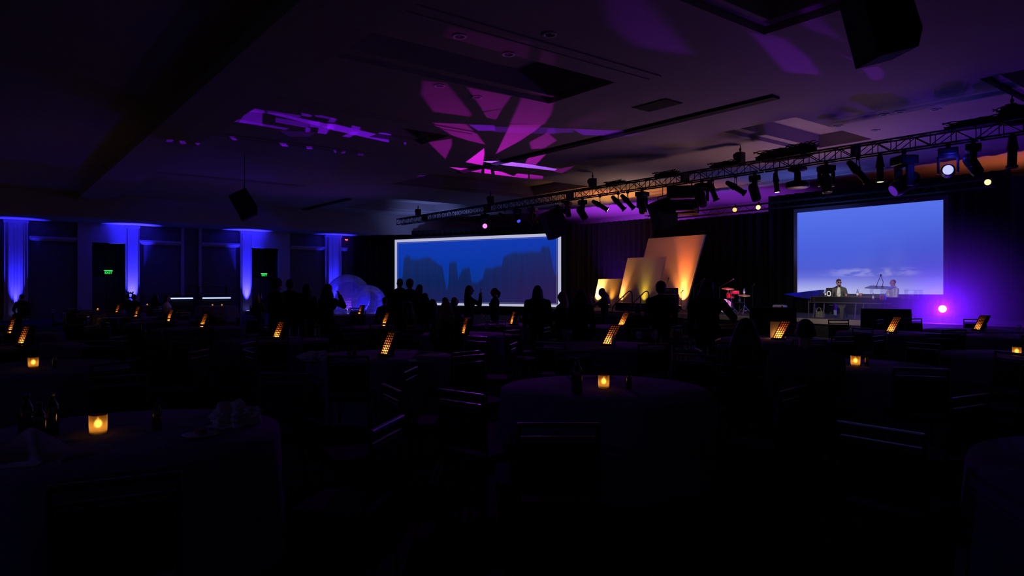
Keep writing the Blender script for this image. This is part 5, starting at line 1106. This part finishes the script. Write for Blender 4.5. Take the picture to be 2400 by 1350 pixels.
# ------------------------------------------------------------------ patterned projections on the ceiling
def hull(P):
    P = sorted(set(map(tuple, P)))
    def half(Q):
        o = []
        for p in Q:
            while len(o) > 1 and (o[-1][0] - o[-2][0]) * (p[1] - o[-2][1]) - (o[-1][1] - o[-2][1]) * (p[0] - o[-2][0]) <= 0: o.pop()
            o.append(p)
        return o
    a, b = half(P), half(P[::-1]); return a[:-1] + b[:-1]
def gobo(name, loc, tgt, power, shapes, label, angle=120):
    """a floor projector: its slide is a set of openings, each (corners on the ceiling, colour, softness)"""
    t = thing('pattern_projector', label, 'projector', loc, 0, 'pattern projectors on the floor')
    MB().box((0, 0, -.35), (.34, .3, .13), bevel=.02).build('base', BLACK, t); MB().box((0, 0, -.19), (.3, .08, .24), bevel=.01).build('yoke', BLACK, t)
    d = (Vector(tgt) - Vector(loc)).normalized(); MB().cyl(-d * .2, d * .0, .1, .12, 18).build('head', BLACK, t)
    o = light('SPOT', name, Vector(loc) + d * .03, (1, 1, 1), power, tgt, angle, .1, .004, t)
    M = (Matrix.Translation(o.location) @ o.rotation_euler.to_matrix().to_4x4()).inverted()
    l = o.data; l.use_nodes = True; T = l.node_tree; N, K = T.nodes, T.links; em = N['Emission']
    tc = N.new('ShaderNodeTexCoord'); sp = N.new('ShaderNodeSeparateXYZ'); K.new(tc.outputs['Normal'], sp.inputs[0])
    cb = N.new('ShaderNodeCombineXYZ'); K.new(nmath(T, 'DIVIDE', sp.outputs[0], sp.outputs[2]), cb.inputs[0]); K.new(nmath(T, 'DIVIDE', sp.outputs[1], sp.outputs[2]), cb.inputs[1]); cb.inputs[2].default_value = 1
    acc = None
    for pts, col, soft in shapes:
        P = []
        for q in pts: v = M @ Vector(q); P.append((v.x / v.z, v.y / v.z))
        P = hull(P); f = None
        for (ax, ay), (bx_, by_) in zip(P, P[1:] + P[:1]):
            nx_, ny_ = -(by_ - ay), bx_ - ax; ln = math.hypot(nx_, ny_)
            if ln < 1e-6: continue
            nx_, ny_ = nx_ / ln, ny_ / ln; v = N.new('ShaderNodeVectorMath'); v.operation = 'DOT_PRODUCT'; K.new(cb.outputs[0], v.inputs[0]); v.inputs[1].default_value = (nx_, ny_, -(nx_ * ax + ny_ * ay))
            f = v.outputs['Value'] if f is None else nmath(T, 'MINIMUM', f, v.outputs['Value'])
        f = nstep(T, f, -soft, soft); sc = N.new('ShaderNodeVectorMath'); sc.operation = 'SCALE'; sc.inputs[0].default_value = col; K.new(f, sc.inputs['Scale'])
        if acc is None: acc = sc.outputs[0]
        else: ad = N.new('ShaderNodeVectorMath'); ad.operation = 'ADD'; K.new(acc, ad.inputs[0]); K.new(sc.outputs[0], ad.inputs[1]); acc = ad.outputs[0]
    K.new(acc, em.inputs['Color']); em.inputs['Strength'].default_value = 1
def zp(px, py): return on_z(px, py, ZC)
A7 = lambda L_: [zp(700 + x / 2.4, y / 2.4) for x, y in L_]
A3 = lambda L_: [zp(380 + x / 3.871, 220 + y / 3.871) for x, y in L_]
A8 = lambda L_: [zp(1500 + x / 2.667, y / 2.667) for x, y in L_]
MG, PU, DM = (1, .022, 1.15), (.26, .008, .95), (.55, .02, .62)
sc_ = lambda c, k: tuple(x * k for x in c)
stars = [([(800, 240), (850, 150), (1320, 238), (1275, 345), (980, 295)], sc_(DM, .16), .012), ([(1370, 265), (1450, 292), (1440, 368), (1350, 350)], sc_(DM, .14), .012),
 ([(700, 455), (830, 468), (970, 640), (960, 655), (760, 628), (690, 530)], sc_(MG, .16), .010), ([(950, 492), (1195, 540), (1145, 610), (1040, 625)], sc_(MG, .24), .006), ([(1040, 632), (1145, 612), (1110, 672), (1060, 662)], sc_(MG, .2), .004),
 ([(1255, 550), (1432, 580), (1420, 640), (1380, 700), (1190, 696)], sc_(MG, .24), .008), ([(1190, 700), (1370, 700), (1330, 735), (1240, 795), (1110, 865)], sc_(MG, .34), .005), ([(755, 690), (940, 698), (1000, 750), (1047, 812), (960, 792), (860, 760)], sc_(MG, .20), .008),
 ([(730, 800), (860, 780), (860, 820), (825, 893)], sc_(MG, .13), .008), ([(1042, 835), (1045, 862), (1035, 930), (940, 912)], sc_(MG, .85), .004), ([(1300, 800), (1400, 745), (1450, 790), (1380, 835), (1310, 838)], sc_(MG, .22), .008), ([(1290, 888), (1390, 868), (1330, 930), (1270, 925)], sc_(MG, .42), .005),
 ([(955, 700), (1100, 705), (1105, 735), (1010, 735)], sc_(PU, .55), .004), ([(1080, 712), (1440, 718), (1450, 755), (1100, 742)], sc_(PU, .22), .004), ([(1400, 722), (1540, 722), (1545, 745), (1400, 750)], sc_(PU, .3), .004), ([(1540, 725), (1850, 736), (1862, 765), (1600, 760)], sc_(PU, .62), .004), ([(1850, 742), (1960, 752), (1870, 765)], sc_(PU, .2), .004),
 ([(1032, 908), (1140, 904), (1300, 925), (1455, 950), (1440, 960), (1160, 930)], (.9, .25, 2.3), .002), ([(850, 940), (1030, 953), (1024, 978), (930, 966)], sc_(MG, .95), .003), ([(1045, 950), (1080, 955), (1085, 988), (1045, 984)], sc_(MG, 1.6), .002), ([(1100, 962), (1140, 965), (1220, 995), (1105, 990)], sc_(MG, 1.5), .002), ([(1230, 975), (1290, 982), (1290, 1006), (1200, 1000)], sc_(MG, 1.2), .002), ([(1300, 980), (1375, 990), (1375, 1012), (1300, 1008)], sc_(MG, .8), .003),
 ([(1410, 958), (1550, 935), (1480, 976)], sc_(MG, .25), .004), ([(570, 1045), (680, 985), (785, 990), (790, 1022), (690, 1070), (610, 1068)], sc_(PU, .45), .004), ([(580, 1088), (728, 1090), (690, 1116)], sc_(PU, .22), .004), ([(1500, 700), (1760, 590), (1800, 660), (1560, 720)], sc_(DM, .05), .02), ([(940, 985), (970, 1005), (945, 1008)], sc_(PU, .3), .003)]
left = [([(760, 118), (930, 150), (930, 175), (790, 165)], .9), ([(775, 140), (910, 165), (905, 280), (700, 258)], .75), ([(640, 250), (720, 235), (930, 282), (900, 292)], .6), ([(880, 265), (1150, 312), (1120, 328), (900, 292)], .5), ([(550, 205), (590, 195), (720, 235), (640, 255)], .3), ([(950, 150), (1260, 195), (1250, 215), (960, 175)], .5),
 ([(930, 170), (1060, 180), (1330, 240), (1560, 285), (1560, 325), (1300, 262)], 1.2), ([(1500, 270), (1560, 272), (2050, 392), (2058, 440), (2010, 432), (1500, 318)], 1.6), ([(1030, 215), (1330, 265), (1330, 312), (1030, 258)], .55), ([(1300, 308), (1350, 312), (1338, 348), (1300, 346)], .8), ([(1425, 300), (1535, 292), (1490, 366), (1410, 356)], 1.1), ([(1330, 245), (1430, 250), (1430, 310), (1340, 300)], .9), ([(1720, 285), (1800, 302), (1790, 332), (1720, 312)], 1.2), ([(1730, 342), (1795, 347), (1700, 396), (1630, 385)], 1.2), ([(1265, 172), (1360, 192), (1350, 212), (1268, 198)], .9), ([(1380, 193), (1440, 192), (1590, 228), (1570, 238), (1400, 210)], .7), ([(1540, 215), (1585, 232), (1560, 262), (1500, 255)], .8),
 ([(250, 345), (400, 350), (425, 385), (290, 386)], .75), ([(-25, 310), (40, 312), (30, 336), (-25, 335)], .6), ([(100, 322), (150, 325), (165, 356), (110, 354)], .6), ([(610, 385), (652, 388), (682, 422), (640, 420)], .8), ([(1060, 440), (1120, 442), (1146, 479), (1090, 476)], 1.1), ([(1310, 470), (1357, 475), (1366, 501), (1315, 500)], 1), ([(1550, 500), (1576, 506), (1586, 536), (1565, 532)], .8), ([(1640, 515), (1671, 518), (1652, 541), (1625, 538)], .7), ([(1780, 535), (1835, 536), (1825, 560), (1770, 556)], .5), ([(2195, 435), (2215, 440), (2212, 462), (2193, 458)], 1.2), ([(1060, 330), (1400, 350), (1330, 390), (1150, 385)], .1)]
right = [([(-225, -30), (10, -30), (310, 330), (260, 335), (-30, 280), (-180, 150)], .15, .03), ([(840, -20), (985, -20), (1255, 245), (1050, 180)], .16, .012), ([(690, 205), (900, 245), (1000, 318), (1060, 370), (1130, 466), (915, 452), (830, 300)], .22, .012), ([(620, 155), (700, 175), (910, 245), (780, 215)], .12, .01), ([(1390, 430), (1490, 412), (1530, 460), (1510, 497), (1450, 500)], .26, .008), ([(1250, 340), (1330, 365), (1345, 385)], .2, .006), ([(300, -30), (2000, -30), (1800, 620), (900, 560)], .022, .15)]
gobo('magenta_pattern', (-19.0, 12.4, .42), zp(1100, 330), 2600, [(A7(p), c, s) for p, c, s in stars], 'floor projector throwing the magenta branching pattern on the ceiling', 125)
gobo('violet_pattern', (-21.4, 7.6, .42), zp(640, 300), 1700, [(A3(p), sc_((.20, .004, 1), k * .8), .0035) for p, k in left], 'floor projector throwing the violet skyline pattern on the ceiling', 140)
gobo('purple_pattern', (-9.4, 13.2, .42), zp(1750, 120), 800, [(A8(p), sc_((.30, .006, 1), k * 1.6), s) for p, k, s in right], 'floor projector throwing soft purple patches at upper right', 150)

# ------------------------------------------------------------------ washes on ceiling and room: unseen lamps without fixtures, most added as fill
light('SPOT', 'ceiling_wash_purple', (-26.4, 28.6, 1.2), (.42, .04, 1), 1900, (-27.2, 29.6, 6.1), 100, .8, .15)
light('SPOT', 'ceiling_wash_violet', (-19.5, 28.8, 1.2), (.36, .04, 1), 750, (-19.8, 29.4, 6.1), 85, .8, .15)
light('SPOT', 'ceiling_fill_orange', (-23.0, 23.6, 4.3), (1, .26, .10), 230, (-23.3, 24.0, 6.1), 125, 1, .3)  # added lamp in mid-air for the panels' orange spill
light('SPOT', 'ceiling_fill_brown', (-19.6, 21.8, 3.9), (1, .62, .50), 75, (-19.6, 21.2, 6.1), 130, 1, .3)  # added fill for the brownish ceiling before the panels
light('SPOT', 'ceiling_fill_blue', (-13.5, 26.2, 2.2), (.13, .20, 1), 420, (-15.5, 27.0, 6.1), 115, 1, .3)  # added lamp in place of the sky screen's blue spill
light('SPOT', 'ceiling_wash_amber', (-7.6, 28.6, 3.2), (1, .20, .08), 270, (-8.0, 28.0, 6.1), 125, 1, .3)
light('SPOT', 'ceiling_fill_near_screen', (-34.5, 20.2, 3.2), (.22, .30, 1), 330, (-36, 22.5, 6.1), 120, 1, .3)  # added bluish fill above the skyline screen, no lamp there
light('SPOT', 'ceiling_fill_dim', (-12, 22.6, 1.0), (1, .50, .50), 560, (-11.5, 19.2, 6.1), 120, 1, 1.2)  # added broad warm fill, standing for ambient light
light('SPOT', 'ceiling_wash_left', (-33, 15, .5), (.22, .05, 1), 160, (-28, 10, 6.1), 110, 1, .4)
light('SPOT', 'ceiling_wash_upper_right', (-3.5, 11, .6), (.22, .05, 1), 130, (-4.5, 9.5, 6.1), 120, 1, .4)
light('SPOT', 'rear_blue_fill', (-7, -8, 5.6), (.20, .16, 1), 80, (-5, 2.5, .8), 75, 1, .3)  # added fill behind the camera to lift the near tables
